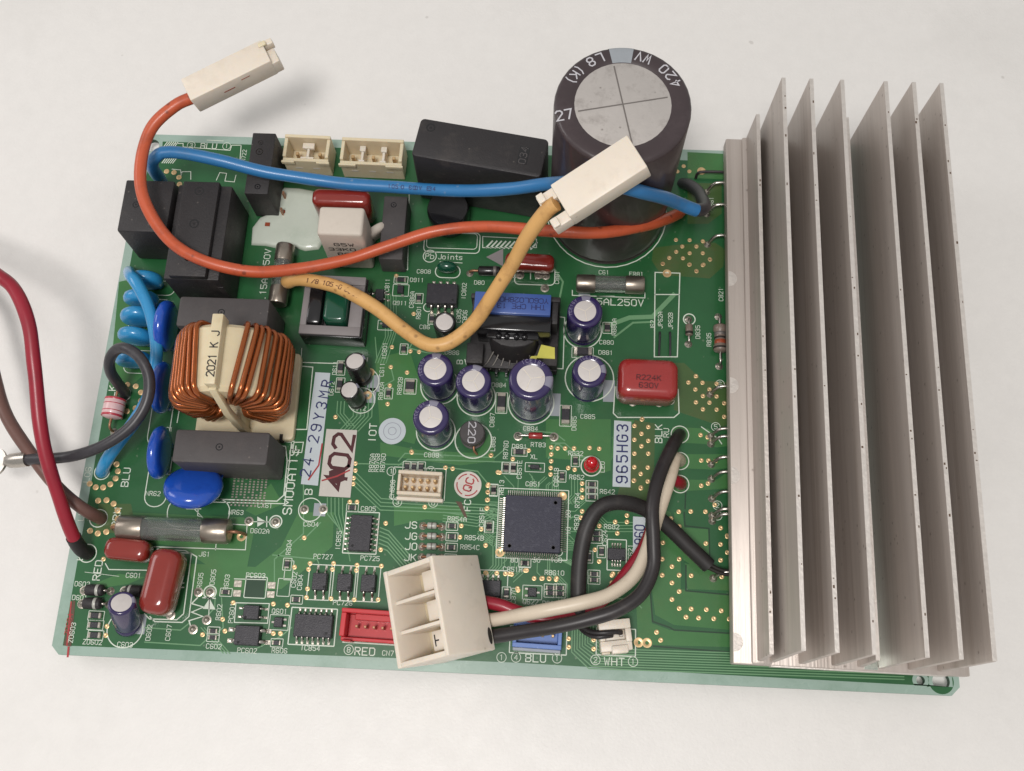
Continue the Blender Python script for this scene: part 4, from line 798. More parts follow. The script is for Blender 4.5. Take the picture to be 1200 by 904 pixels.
part('inner_core', MB().box(0,-1.4,3.8,18.4,4.2,9.6), 'blackgloss', t, .4)
sec = [( -6.4,-3.3),( -5.6,-6.2),( -3.2,-8.2),(0,-8.9),(3.2,-8.2),(5.6,-6.2),(6.4,-3.3)]
part('front_core', MB().prism(sec, 3.2, 10.4, [(x*.93, -3.3+(y+3.3)*.62) for x, y in sec]), 'black', t, .4)
part('front_core_cap', MB().box(-.2,-3.6,10.3,13.0,2.6,1.0), 'blackgloss', t, .35)
for x in (-3.6,-1.6,.8,2.8): part('varnish_drop', MB().lathe([(.9,0),(.8,.5),(.4,.9),(.01,1.0)], 12, (x,-4.3,10.9)), 'blackgloss', t, smooth=60)
part('yellow_tape', MB().prism([(6.0,-8.2),(10.6,-8.2),(10.4,-5.2),(7.0,-4.6)], 7.0, 7.3), 'yellowtape', t)
part('yellow_tape', MB().prism([(3.8,-8.9),(6.0,-8.4),(6.2,-7.2),(4.6,-7.4)], 5.8, 6.1), 'yellowtape', t)
for k in range(8): part('pin', MB().box(-9.2+k*2.55,-10.6,.2,.8,1.8,3.0), 'blackgloss', t, .15); 
for k in range(7): part('coil_wire', MB().tube([(-8+k*2.3,-10.4,3.0),(-6.2+k*1.8,-8.6,4.4),(-5+k*1.5,-6.4,5.4)], .18, 6), 'lead', t)
for i, s in enumerate(('THH CPE 13', 'YC60L028H05')):
    o = part('printed_text', text_mb(s, 1.25, .2, .75, gap=1.2), 'inkblue', t, smooth=0); o.location = Vector((1.6, 2.5+i*1.7, 14.44))*K; o.rotation_euler = (0,0,R(180))

# ------------------------------------------------------------------ fuses
def fuse(label, a, b, r, z, cap, lead=0, group='glass tube fuses'):
    d = Vector((b[0]-a[0], b[1]-a[1])); L_ = d.length; ang = math.degrees(math.atan2(d.y, d.x))
    t = thing('glass_fuse', label, 'fuse', ((a[0]+b[0])/2, (a[1]+b[1])/2, 0), ang, group)
    def rot(mb): return mb.moved(Matrix.Translation((0,0,z)) @ Matrix.Rotation(R(90), 4, 'Y'))
    part('glass_tube', rot(MB().loft([[(q*math.cos(2*math.pi*k/28), q*math.sin(2*math.pi*k/28), zz) for k in range(28)] for q, zz in ((r*.93,-L_/2+.3),(r*.93,L_/2-.3),(r*.72,L_/2-.3),(r*.72,-L_/2+.3))], closed=True)), 'glass', t, smooth=60)
    for s in (-1, 1):
        pr = [(r*.6,s*(L_/2+.15)),(r*.93,s*(L_/2)),(r,s*(L_/2-.4)),(r,s*(L_/2-cap+.4)),(r*.96,s*(L_/2-cap))]
        if s > 0: pr = pr[::-1]
        part('end_cap', rot(MB().lathe(pr, 28)), 'nickel', t, smooth=45)
        if lead: part('lead', MB().tube(spline([(s*(L_/2),0,z),(s*(L_/2+1.6),0,z),(s*(L_/2+2.6),0,z*.5),(s*(L_/2+2.8),0,-.2)], .5), .42, 8), 'copper', t, smooth=60)
    part('fuse_wire', MB().tube(spline([((-.5+k/10)*(L_-cap*2), random.uniform(-.2,.2), z+random.uniform(-.2,.2)) for k in range(11)], 1), .14, 6), 'lead', t, smooth=60)
    part('holder_foot', MB().box(-L_/2+cap/2,0,.05,cap*.5,r*.8,z-r*.75).box(L_/2-cap/2,0,.05,cap*.5,r*.8,z-r*.75), 'nickel', t)
fuse('long horizontal glass fuse at the lower left of the board', (-93.36,-40.8), (-66.43,-40.71), 3.05, 4.4, 6.2, 1)
fuse('short horizontal glass fuse directly below the huge capacitor', (15.62,27.9), (33.12,28.05), 2.4, 3.6, 4.8)
fuse('upright dark fuse between the ridged relay and grey transformer', (-61.77,35.97), (-62.03,19.04), 2.5, 3.8, 4.8)

# ------------------------------------------------------------------ board connectors
def header(label, c, w, d, h, n, rot, m='cream', wall=.9, pins='via', group='cream board headers'):
    t = thing('board_connector', label, 'connector', (c[0], c[1], 0), rot, group)
    part('housing', MB().xbox(-w/2,w/2,d/2-wall,d/2,.2,h).xbox(-w/2,-w/2+wall,-d/2+wall,d/2-wall,.2,h-.4).xbox(w/2-wall,w/2,-d/2+wall,d/2-wall,.2,h-.4).xbox(-w/2,w/2,-d/2,-d/2+wall,.2,h-1.2).xbox(-w/2+wall,w/2-wall,-d/2+wall,d/2-wall,.2,1.6), m, t, .12, 1)
    part('lip', MB().xbox(-w/2-.3,-w/2+w*.26,-d/2-.6,-d/2-.02,h-2.2,h-1.0).xbox(w/2-w*.26,w/2+.3,-d/2-.6,-d/2-.02,h-2.2,h-1.0), m, t, .1, 1)
    for k in range(n): part('pin', MB().box(-w/2+w*(k+.5)/n,-.2,1.6,.8,.9,h*.45), pins, t, .1, 1)
    return t
t = header('cream two pin connector on the top edge beside the narrow black relay', (-58.28,63.12), 12.4, 7.4, 8.6, 2, -1)
part('divider', MB().xbox(-.35,.35,-2.9,2.9,1.6,6.0).xbox(-1.6,1.6,.9,2.6,5.4,6.4).xbox(-1.8,1.8,-2.9,-1.7,5.4,6.4), 'white', t, .1, 1)
for x in (-2.4, 2.4): part('slot', MB().box(x,-3.72,3.5,2.0,.06,.5), 'white', t)
t = header('cream three pin connector on the top edge beside the askew black box', (-40.51,62.65), 16.8, 7.4, 8.6, 3, -1)
for x in (-2.9, 2.9): part('divider', MB().xbox(x-.35,x+.35,-2.9,2.9,1.6,6.0).xbox(x-.8,x+.8,1.0,2.6,5.4,6.4).xbox(x-.8,x+.8,-2.9,-1.7,5.4,6.4), 'white', t, .1, 1)
for x in (-4.8, 0, 4.8): part('slot', MB().box(x,-3.72,3.5,1.8,.06,.5), 'white', t)
t = thing('board_connector', 'white ten pin header in the board centre left of the round stamped sticker', 'connector', (*(-21.38,-26.9),0), -1)
part('housing', MB().xbox(-5.4,5.4,2.1,3.0,.2,4.6).xbox(-5.4,5.4,-3.0,-2.1,.2,4.0).xbox(-5.4,-4.7,-2.1,2.1,.2,4.4).xbox(4.7,5.4,-2.1,2.1,.2,4.4).xbox(-4.7,4.7,-2.1,2.1,.2,1.0), 'ivory', t, .12, 1)
part('foot', MB().xbox(-5.7,5.8,-3.9,-3.02,.2,1.6), 'white', t, .12, 1)
for i in range(5):
    for j in (-1, 1): part('pin', MB().lathe([(.45,1.0),(.45,3.2),(.3,3.6),(.01,3.6)], 10, (-3.6+i*1.8, j*.95, 0)), 'via', t)
t = thing('board_connector', 'red connector at the lower edge half hidden by the big white plug', 'connector', (*(-29.06,-61.36),0), -1.5)
part('housing', MB().xbox(-8.2,8.2,2.6,3.6,.2,5.6).xbox(-8.2,8.2,-3.6,-2.8,.2,3.0).xbox(-8.2,-7,-2.8,2.6,.2,5.4).xbox(7,8.2,-2.8,2.6,.2,5.4).xbox(-7,7,-2.8,2.6,.2,1.0), 'redplastic', t, .15, 1)
part('key', MB().xbox(-7.6,-5.4,-3.9,-3.62,.3,5.2).xbox(-5.2,6.8,1.2,2.58,1.0,3.6), 'redplastic', t, .12, 1)
for k in range(6): part('pin', MB().box(-4.6+k*2.05,-.3,1.0,.6,.6,3.2), 'copper', t, .08, 1)
t = thing('board_connector', 'pale blue connector under the black wire at the lower board edge', 'connector', (*(8.73,-61.68),0), -1.5)
part('housing', MB().xbox(-5.7,5.7,-3.0,-2.0,.2,4.4).xbox(-5.7,5.7,2.0,3.0,.2,5).xbox(-5.7,-4.8,-2,2,.2,4.4).xbox(4.8,5.7,-2,2,.2,4.4).xbox(-4.8,4.8,-2,2,.2,1.2), 'blueplastic', t, .12, 1)
part('ledge', MB().xbox(-5.6,5.6,-3.7,-3.02,.2,2.6), 'stripeblue', t, .12, 1)
for k in range(4): part('pin', MB().box(-3.6+k*2.4,0,1.2,.6,.6,2.8), 'via', t, .08, 1)

# ------------------------------------------------------------------ integrated circuits
def soic(label, c, w, d, h, n, vert, m='chip', pitch=1.27, leadlen=1.1, leadw=.45, dip=False, rot=0, name='integrated_circuit', cat='chip', group='black chips on the board'):
    """n leads a side; leads leave along local x"""
    t = thing(name, label, cat, (c[0], c[1], 0), (0 if vert else 90)+rot, group)
    z0 = .25
    pk = part('package', MB().box(0,0,z0,w,d,h,0,.12), m, t, .1, 1)
    for s in (-1, 1):
        for k in range(n):
            y = (k-(n-1)/2)*pitch
            ld = part('lead', MB().tube([(s*(w/2-.1),y,z0+h*.45),(s*(w/2+leadlen*.35),y,z0+h*.42),(s*(w/2+leadlen*.6),y,.16),(s*(w/2+leadlen),y,.14)], leadw*.5, 6), 'lead', t, smooth=60)
            part('solder_foot', MB().box(s*(w/2+leadlen*.95),y,.05,leadlen*.8,leadw*1.25,.12), 'solder', ld, .04, 1)
    part('index_dot', MB().lathe([(.35,z0+h-.02),(.35,z0+h+.012)], 14, (-w*.3,-d*.36,0)), 'blackgloss', pk)
    return t
t = thing('microcontroller', 'big square blue black chip with fine leads on all four sides', 'chip', (*(6.61,-35.27),0), 0)
part('package', MB().box(0,0,.3,14,14,1.3,0,.15), 'mcu', t, .12, 1)
for (x, y) in ((-5.4,-5.6),(5.2,-5.6),(5.4,5.4)): part('mould_dot', MB().lathe([(.55,1.58),(.55,1.615),(.42,1.615),(.4,1.60),(.01,1.60)], 16, (x,y,0)), 'chip', t)
qfp = mesh('lead', MB().tube([(6.95,0,.9),(7.35,0,.9),(7.6,0,.16),(8.35,0,.13)], .13, 5), 'lead', smooth=60)
for side in range(4):
    for k in range(25): 
        o = link('lead', qfp, t, (0,0,0), (0,0,R(90*side))); yv = (k-12)*.52
        o.location = Vector((-yv*math.sin(R(90*side)), yv*math.cos(R(90*side)), 0))*K
soic('upright black chip with seven leads a side below the label marked 402', (-35.2,-39.26), 5.4, 8.9, 1.6, 7, True)
soic('wide black chip with seven leads a side left of the red connector', (-44.39,-61.75), 5.4, 9.2, 1.6, 7, False)
soic('small black chip with eight fine leads beside the thick black wires', (27.13,-41.72), 3.0, 4.4, 1.0, 4, False, pitch=.65, leadlen=1.0, leadw=.3)
soic('black chip half hidden behind the big white plug', (-3.68,-51.2), 4.0, 6.6, 1.5, 5, False)
soic('thick black eight pin chip left of the transformer with blue tape', (-19.39,23.95), 5.8, 8.2, 3.0, 4, False, pitch=1.8, leadlen=1.4, leadw=.7)
g = 'small four pin optocouplers'
for s, c in (('left one of three matching four pin chips above the red connector', (-43.92,-51.37)), ('middle one of three matching four pin chips above the red connector', (-37.95,-51.31)), ('right one of three matching four pin chips above the red connector', (-32.2,-51.27))):
    soic(s, c, 4.2, 3.6, 1.9, 2, False, pitch=2.0, leadlen=1.5, name='optocoupler', group=g)
soic('small square four pin chip below the empty chip pads', (-59.44,-59.26), 3.9, 3.4, 1.9, 2, True, pitch=2.0, leadlen=1.2, name='optocoupler', group=g)
soic('larger square four pin chip near the lower board edge, left of the wide chip', (-59.66,-64.63), 6.0, 4.6, 2.3, 2, True, pitch=2.6, leadlen=1.6, leadw=.8, name='optocoupler', group=g)
soic('small four pin chip at the edge of the grey transformer', (-35.99,23.68), 2.4, 3.4, 1.5, 2, True, pitch=1.8, leadlen=1.0, name='optocoupler', group=g)

# ------------------------------------------------------------------ axial parts
def axial(name, label, cat, a, b, r, L_, z, body, bands=(), dumb=False, group=None, leadm='lead'):
    d = Vector((b[0]-a[0], b[1]-a[1])); D = d.length; ang = math.degrees(math.atan2(d.y, d.x))
    t = thing(name, label, cat, ((a[0]+b[0])/2, (a[1]+b[1])/2, 0), ang, group)
    def rot(mb): return mb.moved(Matrix.Translation((0,0,z)) @ Matrix.Rotation(R(90), 4, 'Y'))
    h = L_/2; e = r*.35
    if dumb: pr = [(r*.5,-h),(r*.9,-h+e*.5),(r,-h+e),(r,-h*.55),(r*.8,-h*.4),(r*.8,h*.4),(r,h*.55),(r,h-e),(r*.9,h-e*.5),(r*.5,h)]
    else: pr = [(r*.5,-h),(r*.9,-h+e*.5),(r,-h+e),(r,h-e),(r*.9,h-e*.5),(r*.5,h)]
    bd = part('body', rot(MB().lathe(pr, 22)), body, t, smooth=50)
    for (p, w, m) in bands:
        k = r if (not dumb or abs(p) > .5) else r*.82
        part('band', rot(MB().lathe([(k+.03,p*h-w/2),(k+.06,p*h-w/2+.03),(k+.06,p*h+w/2-.03),(k+.03,p*h+w/2)], 22)), m, bd, smooth=50)
    for s in (-1, 1):
        part('lead', MB().tube(spline([(s*(h-.2),0,z),(s*(D/2-.8),0,z),(s*(D/2-.1),0,z*.6),(s*D/2,0,-.2)], .5), .33, 8), leadm, t, smooth=60)
        part('joint', MB().lathe([(1.0,.05),(.8,.2),(.4,.6)], 12, (s*D/2,0,0)), 'solder', t)
    return t
axial('resistor', 'upright banded grey brown resistor touching the heat sink flange', 'resistor', (52.88,21.33), (52.84,7.64), 1.75, 7.6, 2.2, 'carbon', [(.35,1.5,'bandbrown'),(.72,.5,'hole'),(-.3,.8,'groovegrey'),(0.0,.5,'hole')], True)
axial('diode', 'tiny glass diode left of the banded resistor near the heat sink', 'diode', (45.11,20.32), (45.04,13.43), .95, 3.2, 1.3, 'carbon', [(.55,.7,'hole')])
axial('thermistor', 'small bright red glass diode below the largest purple capacitor', 'diode', (1.99,-12.98), (11.01,-12.85), .85, 3.6, 1.1, 'redcap2', [])
axial('diode', 'black diode with silver band by the lower left corner, upper of two', 'diode', (-101.12,-55.71), (-94.74,-55.64), 1.35, 4.6, 1.6, 'black', [(.35,.7,'tinbody')], group='black diodes by the leaning capacitor')
axial('diode', 'black diode with silver band by the lower left corner, lower of two', 'diode', (-101.28,-58.87), (-94.61,-58.78), 1.35, 4.6, 1.6, 'black', [(.35,.7,'tinbody')], group='black diodes by the leaning capacitor')
axial('diode', 'black diode between leaning purple capacitor and upright red capacitor', 'diode', (-91.41,-55.5), (-85.34,-55.54), 1.4, 4.2, 1.7, 'black', [(-.4,.6,'tinbody')], group='black diodes by the leaning capacitor')
axial('diode', 'black diode lying left of the amber wire below the printed arrow', 'diode', (-12.67,31.39), (-2.22,31.52), 1.3, 6.0, 1.8, 'capblack', [(.5,.8,'groovegrey')], leadm='copper')
axial('gas_tube', 'pink striped cylinder part next to the looped grey wire', 'surge arrester', (-100.13,-4.96), (-100.7,-15.94), 2.6, 5.6, 3.2, 'pinkbody', [(-.75,.5,'pinkred'),(.75,.5,'pinkred'),(-.3,.2,'pinkred'),(.35,.2,'pinkred')], leadm='copper')
for s, a, b in (('JS', (-20.25,-36.64), (-15.63,-36.66)), ('JG', (-20.17,-39.2), (-15.46,-39.17)), ('JO', (-20.09,-41.72), (-15.29,-41.67)), ('JK', (-20,-44.31), (-15.22,-44.25))):
    axial('jumper', 'small silver jumper link beside the printed letters '+s, 'jumper', a, b, .8, 2.4, 1.0, 'tinbody', [(0,.3,'groovegrey')], group='silver jumper links', leadm='copper')
t = thing('bare_jumper', 'pair of thin bare wires above the bright red block capacitor', 'jumper', (*(39.1,12.73),0), 0)
for q0, q1 in (((37.57,15.99), (37.34,9.61)), ((40.22,16.09), (40.19,9.72))):
    bx_, by_ = (39.1,12.73)
    part('wire', MB().tube(spline([(q0[0]-bx_,q0[1]-by_,-.1),(q0[0]-bx_,q0[1]-by_-.4,1.0),(q1[0]-bx_,q1[1]-by_,1.0)], .6), .3, 8), 'greywire', t, smooth=60)
t = thing('ceramic_capacitor', 'small glossy dark lens shaped capacitor above the eight pin chip', 'capacitor', (*(-18.64,31.92),0), 0)
part('body', MB().loft([[(2.7*k*math.cos(R(a)), 1.5*k*math.sin(R(a)), z) for a in range(0,360,15)] for k, z in ((.6,.6),(.95,1.4),(1,2.4),(.9,3.4),(.6,4.1),(.15,4.3))]), 'greencoil', t, smooth=70)
for s in (-1,1): part('lead', MB().cyl((s*1.6,-.3,-.2),(s*1.6,-.2,.9), .35, 8), 'lead', t)
t = thing('indicator_lamp', 'small round red indicator lamp near the board centre', 'lamp', (*(20.6,-20.17),0), 0)
M_ = Matrix.Rotation(R(-6),4,'X')
part('lens', MB().lathe([(1.9,1.0),(1.9,1.5),(1.6,1.55),(1.6,3.0),(1.5,3.7),(1.2,4.3),(.7,4.7),(.01,4.85)], 28).moved(M_), 'ledred', t, smooth=50)
for s in (-1,1): part('lead', MB().cyl((s*.7,0,-.2),(s*.7,0,1.2), .25, 8), 'lead', t)
t = thing('power_inductor', 'round black coil marked 220 among the purple capacitors', 'inductor', (*(-9.2,-13.92),0), 0)
part('body', MB().lathe([(3.0,.4),(3.1,1.2),(2.1,1.5),(2.1,3.2),(3.1,3.5),(3.15,5.2),(2.9,5.5),(.01,5.5)], 32), 'greycase', t, smooth=40)
part('winding', MB().lathe([(2.1,1.5),(2.75,1.7),(2.75,3.0),(2.1,3.2)], 28), 'enamel', t, smooth=40)
o = part('printed_text', text_mb('220', 1.7, .26, .8), 'print', t, smooth=0); o.location = Vector((0,0,5.53))*K; o.rotation_euler = (0,0,R(-90))
part('lead_clip', MB().tube(spline([(.4,-2.6,2.0),(.5,-3.6,1.6),(1.2,-4.2,.2)], .5), .3, 8), 'copper', t, smooth=60)

# ------------------------------------------------------------------ stickers
def sticker(label, poly, m, name='sticker', z=.16):
    c = (sum(p[0] for p in poly)/len(poly), sum(p[1] for p in poly)/len(poly))
    t = thing(name, label, 'sticker', (c[0], c[1], 0))
    part('label_sheet', MB().prism([(x-c[0], y-c[1]) for x, y in poly], z-.06, z), m, t, smooth=0); return t, c
def stamp(t, s, h, m, rot, off=(0,0), stroke=None, aspect=.62, z=.17, gap=1.7):
    o = part('stamped_text', text_mb(s, h, stroke, aspect, gap=gap), m, t, smooth=0); o.location = Vector((off[0], off[1], z))*K; o.rotation_euler = (0,0,R(rot)); return o
t, c = sticker('long pale blue strip label stamped 24-29Y3MR beside the choke', [(-50.98,2.04),(-47.08,1.96),(-47.15,-27.7),(-51.47,-27.45)], 'paper')
stamp(t, '24-29Y3MR', 2.5, 'inkblue', 83.0, aspect=.62, gap=3.7, stroke=.36)
part('pen_stroke', MB().strip([(x-c[0], y-c[1]) for x, y in [(-47.21,-16.95),(-47.49,-22.48),(-49.66,-26.29)]], .4, .19), 'silkred', t, smooth=0)
t, c = sticker('greyish clear label with heavy dark stamp 402', [(-46.53,-13.01),(-38.69,-13.03),(-38.77,-30.38),(-46.67,-30.28)], 'paperwarm', z=.2)
stamp(t, '402', 5.0, 'inkdark', 85, (.3,.4), .9, .72, .215)
part('pen_stroke', MB().strip([(x-c[0], y-c[1]) for x, y in [(-39.64,-23.48),(-42.7,-25.13),(-46.22,-26.36)]], .4, .23), 'silkred', t, smooth=0)
part('ink_blot', MB().prism([(x-c[0], y-c[1]) for x, y in [(-44.76,-23.91),(-42.71,-22.95),(-40.71,-23.52),(-40.67,-26.14),(-42.51,-27.08),(-44.49,-26.51)]], .222, .228), 'inkdark', t, smooth=0)
t, c = sticker('pale blue strip label stamped 965HG3 left of the black lead pads', [(26.16,-7.89),(30.46,-8.06),(30.39,-24.97),(25.97,-24.94)], 'paper')
stamp(t, '965HG3', 2.6, 'inkblue', 90, aspect=.6, gap=2.8, stroke=.4)
t, c = sticker('pale label mostly hidden under the thick black wires', [(31.07,-32.19),(34.2,-32.27),(33.21,-42.52),(31.15,-42.6)], 'paper')
stamp(t, '960', 2.3, 'inkblue', 90, (.3,.8), aspect=.5, gap=1.9, stroke=.34)
t, c = sticker('plain grey round sticker below the tiny black capacitors', circ(*(-29.79,-12.9), 3.45, 36), 'paper')
part('embossed_ring', MB().strip(circ(0,0,2.2,28), .12, .165, closed=True), 'stripe', t, smooth=0)
part('embossed_ring', MB().strip(circ(0,0,1.0,20), .12, .165, closed=True), 'stripe', t, smooth=0)
t, c = sticker('white round sticker with red stamp right of the white header', circ(*(-9.86,-25.97), 3.4, 36), 'white')
for a0, a1 in ((20,80),(100,150),(170,240),(260,330)): part('stamped_ring', MB().strip(circ(0,0,2.7,10,a0,a1), .3, .17), 'silkred', t, smooth=0)
stamp(t, 'QC', 1.9, 'silkred', 75, (.2,.1), .36, .7)

# ------------------------------------------------------------------ loose wires
# orange lead
o0 = (-93.18,37.34)
t = thing('wire_lead', 'orange wire looping across the board from a white plug hanging off the top edge', 'wire', (o0[0], o0[1], 0))
wire('wire', [(-81.81,63.44,30), (-86.79,61.24,29), (-92.29,55.63,27.5), (-94.23,46.76,26), (-92.69,37.9,24), (-86.34,28.59,21.5), (-77.78,23.58,20), (-66.41,21.91,18), (-54.54,24.19,15), (-43.19,27.66,14), (-32.7,31.84,14), (-20.93,35.82,15), (-8.95,36.65,17), (7.21,33,22.94), (20.73,33,22.96), (32.77,38.58,17), (41.08,46.5,8), (43.67,52.09,1), (43.87,53.11,-0.4)], 1.5, 'orange', t, o0)
def oriented(c, u, w, org=(0,0,0)):
    """frame with long axis u, width axis near w"""
    u = Vector(u).normalized(); n = u.cross(Vector(w)).normalized(); v = n.cross(u)
    M = Matrix((( u.x, v.x, n.x, c[0]-org[0]), (u.y, v.y, n.y, c[1]-org[1]), (u.z, v.z, n.z, c[2]-org[2]), (0,0,0,1)))
    return M
pc = Vector((-72.81,69.26,31)); pa = Vector((-82.56,64.17,30)); pb = Vector((-62.34,75.03,32.5)); 
M_ = oriented(pc, pb-pa, (-.35,.94,.1), org=(o0[0], o0[1], 0))
Lp = (pb-pa).length
part('plug', MB().box(-.5,0,-3.2,Lp-1,6.6,6.4).moved(M_), 'white', t, .35)
part('plug_tongue', MB().box(Lp/2-.2,-1.2,-3.0,2.2,4.0,4.6).moved(M_), 'white', t, .3)
part('plug_latch', MB().box(Lp/2+.2,2.4,-.2,2.4,1.6,2.6).moved(M_), 'white', t, .25)
part('latch_recess', MB().box(Lp/2-1.2,1.9,3.0,2.0,1.2,.5).moved(M_), 'cream', t, .1)
part('scratch', MB().box(-2,-3.32,-.2,3.0,.06,.3).moved(M_), 'bandbrown', t); part('scratch', MB().box(3.0,-3.32,1.4,2.4,.06,.25).moved(M_), 'bandbrown', t)
# blue lead
o0 = (-99.5,55.36)
t = thing('wire_lead', 'thick blue wire running along the top of the board past the huge capacitor', 'wire', (o0[0], o0[1], 0))
wire('wire', [(-99.6,55.26,-0.3), (-96.92,52.71,8), (-95.67,51.66,16), (-93.38,52.1,20), (-89.6,53.16,20.5), (-76.64,52.01,19), (-63.88,50.34,16.2), (-48.55,49.34,14.5), (-32.91,48.37,14.5), (-14.94,46.59,17), (-1.64,44.16,23), (8.85,41.63,31), (18.26,33.2,46.37), (26.96,33,44.21), (37.56,38.67,29), (43.62,39.27,24)], 1.62, 'bluewire', t, o0)
wire('wire_end', [(42.7,39.15,24.6), (45.2,40.4,22), (46.91,44.57,17), (46.99,52.41,9), (45.26,58.02,3), (43.92,60.37,-0.3)], 1.6, 'greywire', t, o0, label='dark grey sleeved end of the blue wire')  # last bend of the blue wire down to the board, coloured dark grey
# amber lead with plug
o0 = (-19.47,10.53)
t = thing('wire_lead', 'amber wire bent in a deep V with a white plug leaning on the huge capacitor', 'wire', (o0[0], o0[1], 0))
wire('wire', [(-59.71,29.34,-0.3), (-59.43,25.71,5), (-58.07,23.02,9.5), (-54.75,22.95,11.5), (-44.83,20.53,13), (-35.52,15.59,14.5), (-27.5,9.33,15), (-21.27,5.34,15.5), (-17.44,4.86,16), (-13.72,6.39,17), (-7.95,10.77,21), (-1.29,18.05,31), (3.14,22.46,40), (7.18,25.3,47), (9.34,26.38,49)], 1.75, 'yellow', t, o0)
text_sp = spline([(-54.23,22.12,13.4), (-44.43,20.05,14.9), (-35.2,15.26,16.4)], .5)
def along(t, sp, s, h, m, org, start=2.0, up=Vector((0,0,1))):
    """characters printed along a wire"""
    adv = h*.95; acc = 0; j = 0; L0 = start
    for i, chh in enumerate(s):
        target = L0+i*adv; acc = 0
        for k in range(1, len(sp)):
            d = (sp[k]-sp[k-1]).length
            if acc+d >= target: break
            acc += d
        else: return
        if chh == ' ': continue
        u = (sp[k]-sp[k-1]).normalized(); v = up.cross(u).normalized()
        n = u.cross(v); c = sp[k]-Vector((org[0], org[1], 0))
        M = Matrix(((u.x,v.x,n.x,c.x),(u.y,v.y,n.y,c.y),(u.z,v.z,n.z,c.z),(0,0,0,1)))
        part('printed_text', text_mb(chh, h, h*.14, .62).moved(M), m, t, smooth=0)
along(t, text_sp, '1/8 105-0 600V', 1.15, 'inkdark', o0)
na = Vector((10.05,25.93,51)); fb = Vector((26.06,35.16,57))
pc = (na+fb)/2
M_ = oriented(pc, fb-na, (-.5,.85,0), org=(o0[0], o0[1], 0)); Lp = (fb-na).length
part('plug', MB().box(0,0,-5.6,Lp,8.8,5.6).moved(M_), 'white', t, .35)
for s in (-1,1): part('plug_prong', MB().box(-Lp/2-2.0,s*3.1,-5.2,4.4,2.6,3.6).box(-Lp/2-3.2,s*3.3,-1.6,1.6,2.2,1.0).moved(M_), 'white', t, .2)

# five light blue discs in a row and the blue wire bent over them
GD = 'light blue disc capacitors along the left board edge'
for c_, lab in (((-97.14,24.11), 'topmost of five light blue discs at the left edge, just below the cube relay'), ((-97.41,18.77), 'second light blue disc from the top at the left board edge'), ((-97.37,13.74), 'middle one of the five light blue discs at the left board edge'),
    ((-97.15,8.31), 'fourth light blue disc from the top, at the left board edge'), ((-96.67,2.04), 'lowest of five light blue discs, behind the dark grey wire loop')):
    disc('disc_capacitor', lab, c_, 4.5, 3.1, 5.0, random.uniform(-4,6), random.uniform(-4,4), 'capacitor', 'cyan', GD)
    part('printed_outline', MB().strip(rrect(c_[0]+.8, c_[1], 10.6, 4.1, 1.9), .2, .1, closed=True), 'silk', board, smooth=0)
o0 = (-98.68,13.54)
t = thing('wire_lead', 'bright blue wire bent over the light blue discs down to the BLU print', 'wire', (o0[0], o0[1], 0))
pts = [(-104.29,28.73,-0.3), (-101.33,25.7,6), (-98.75,22.77,10.5), (-96.79,20.88,12.2), (-94.79,18.32,12.3), (-92.47,14.3,11.5), (-90.4,8.52,10.5), (-89.09,2.08,9.5), (-89.58,-6.45,8), (-92.82,-13.91,6.5), (-96.28,-20.05,6), (-99.19,-24.14,4.5), (-101.57,-26.22,1), (-102.08,-26.37,-0.3)]
wire('wire', pts, 1.6, 'cyan', t, o0)
# faint print on the long blue wire
for b_ in [q for q in bpy.data.objects if q.get('label', '').startswith('thick blue wire')]:
    n_ = Vector((0,-.36,.93)); ob_ = (-99.5,55.36)
    sp_ = [p+n_*1.66 for p in spline([(-48.55,49.34,14.5), (-32.91,48.37,14.5), (-14.94,46.59,17), (-1.64,44.16,23)], .5)]
    along(b_, sp_, '105-0 600V E34', .95, 'inkblue', ob_, 15, n_)
# grey loop with spade terminal
o0 = (-99.97,-5.88)
t = thing('wire_lead', 'dark grey wire in a loop ending in a metal ring terminal off the left edge', 'wire', (o0[0], o0[1], 0))
wire('wire', [(-99.62,-6,-0.3), (-98.97,-5.79,2), (-98.89,-4.91,7), (-98.37,-3.78,13), (-97.24,-2.05,17), (-94.6,-0.64,20), (-91.02,-1.24,22), (-87.57,-3.48,22), (-85.27,-7.32,21), (-85.08,-12.09,20), (-86.96,-16.7,19), (-90.35,-20.73,18), (-95.66,-24.2,17), (-102.95,-26.06,15), (-111.02,-26.51,13), (-115.63,-26.66,12)], 1.35, 'greywire', t, o0)
p1, p2 = Vector((-115.63,-26.66,12)), Vector((-132.21,-27.83,8))
ox = Vector((o0[0], o0[1], 0))
part('crimp_barrel', MB().tube([p1-ox+(p1-p2)*.04, p1-ox+(p2-p1)*.12, p1-ox+(p2-p1)*.24, p1-ox+(p2-p1)*.30], [1.75,1.85,1.75,1.3], 14), 'lead', t, smooth=60)
M_ = oriented(p1+(p2-p1)*.52, p2-p1, (0,1,0), org=(o0[0], o0[1], 0))
ringo = [[(rr*math.cos(2*math.pi*k/28)+0, rr*math.sin(2*math.pi*k/28), zz) for k in range(28)] for rr, zz in ((3.6,-.35),(3.6,.35),(2.0,.35),(2.0,-.35))]
part('terminal_ring', MB().loft(ringo, closed=True).moved(M_), 'lead', t, smooth=30)
part('terminal_neck', MB().box(-4.1,0,-.4,2.4,2.2,.8).moved(M_), 'lead', t, .1)
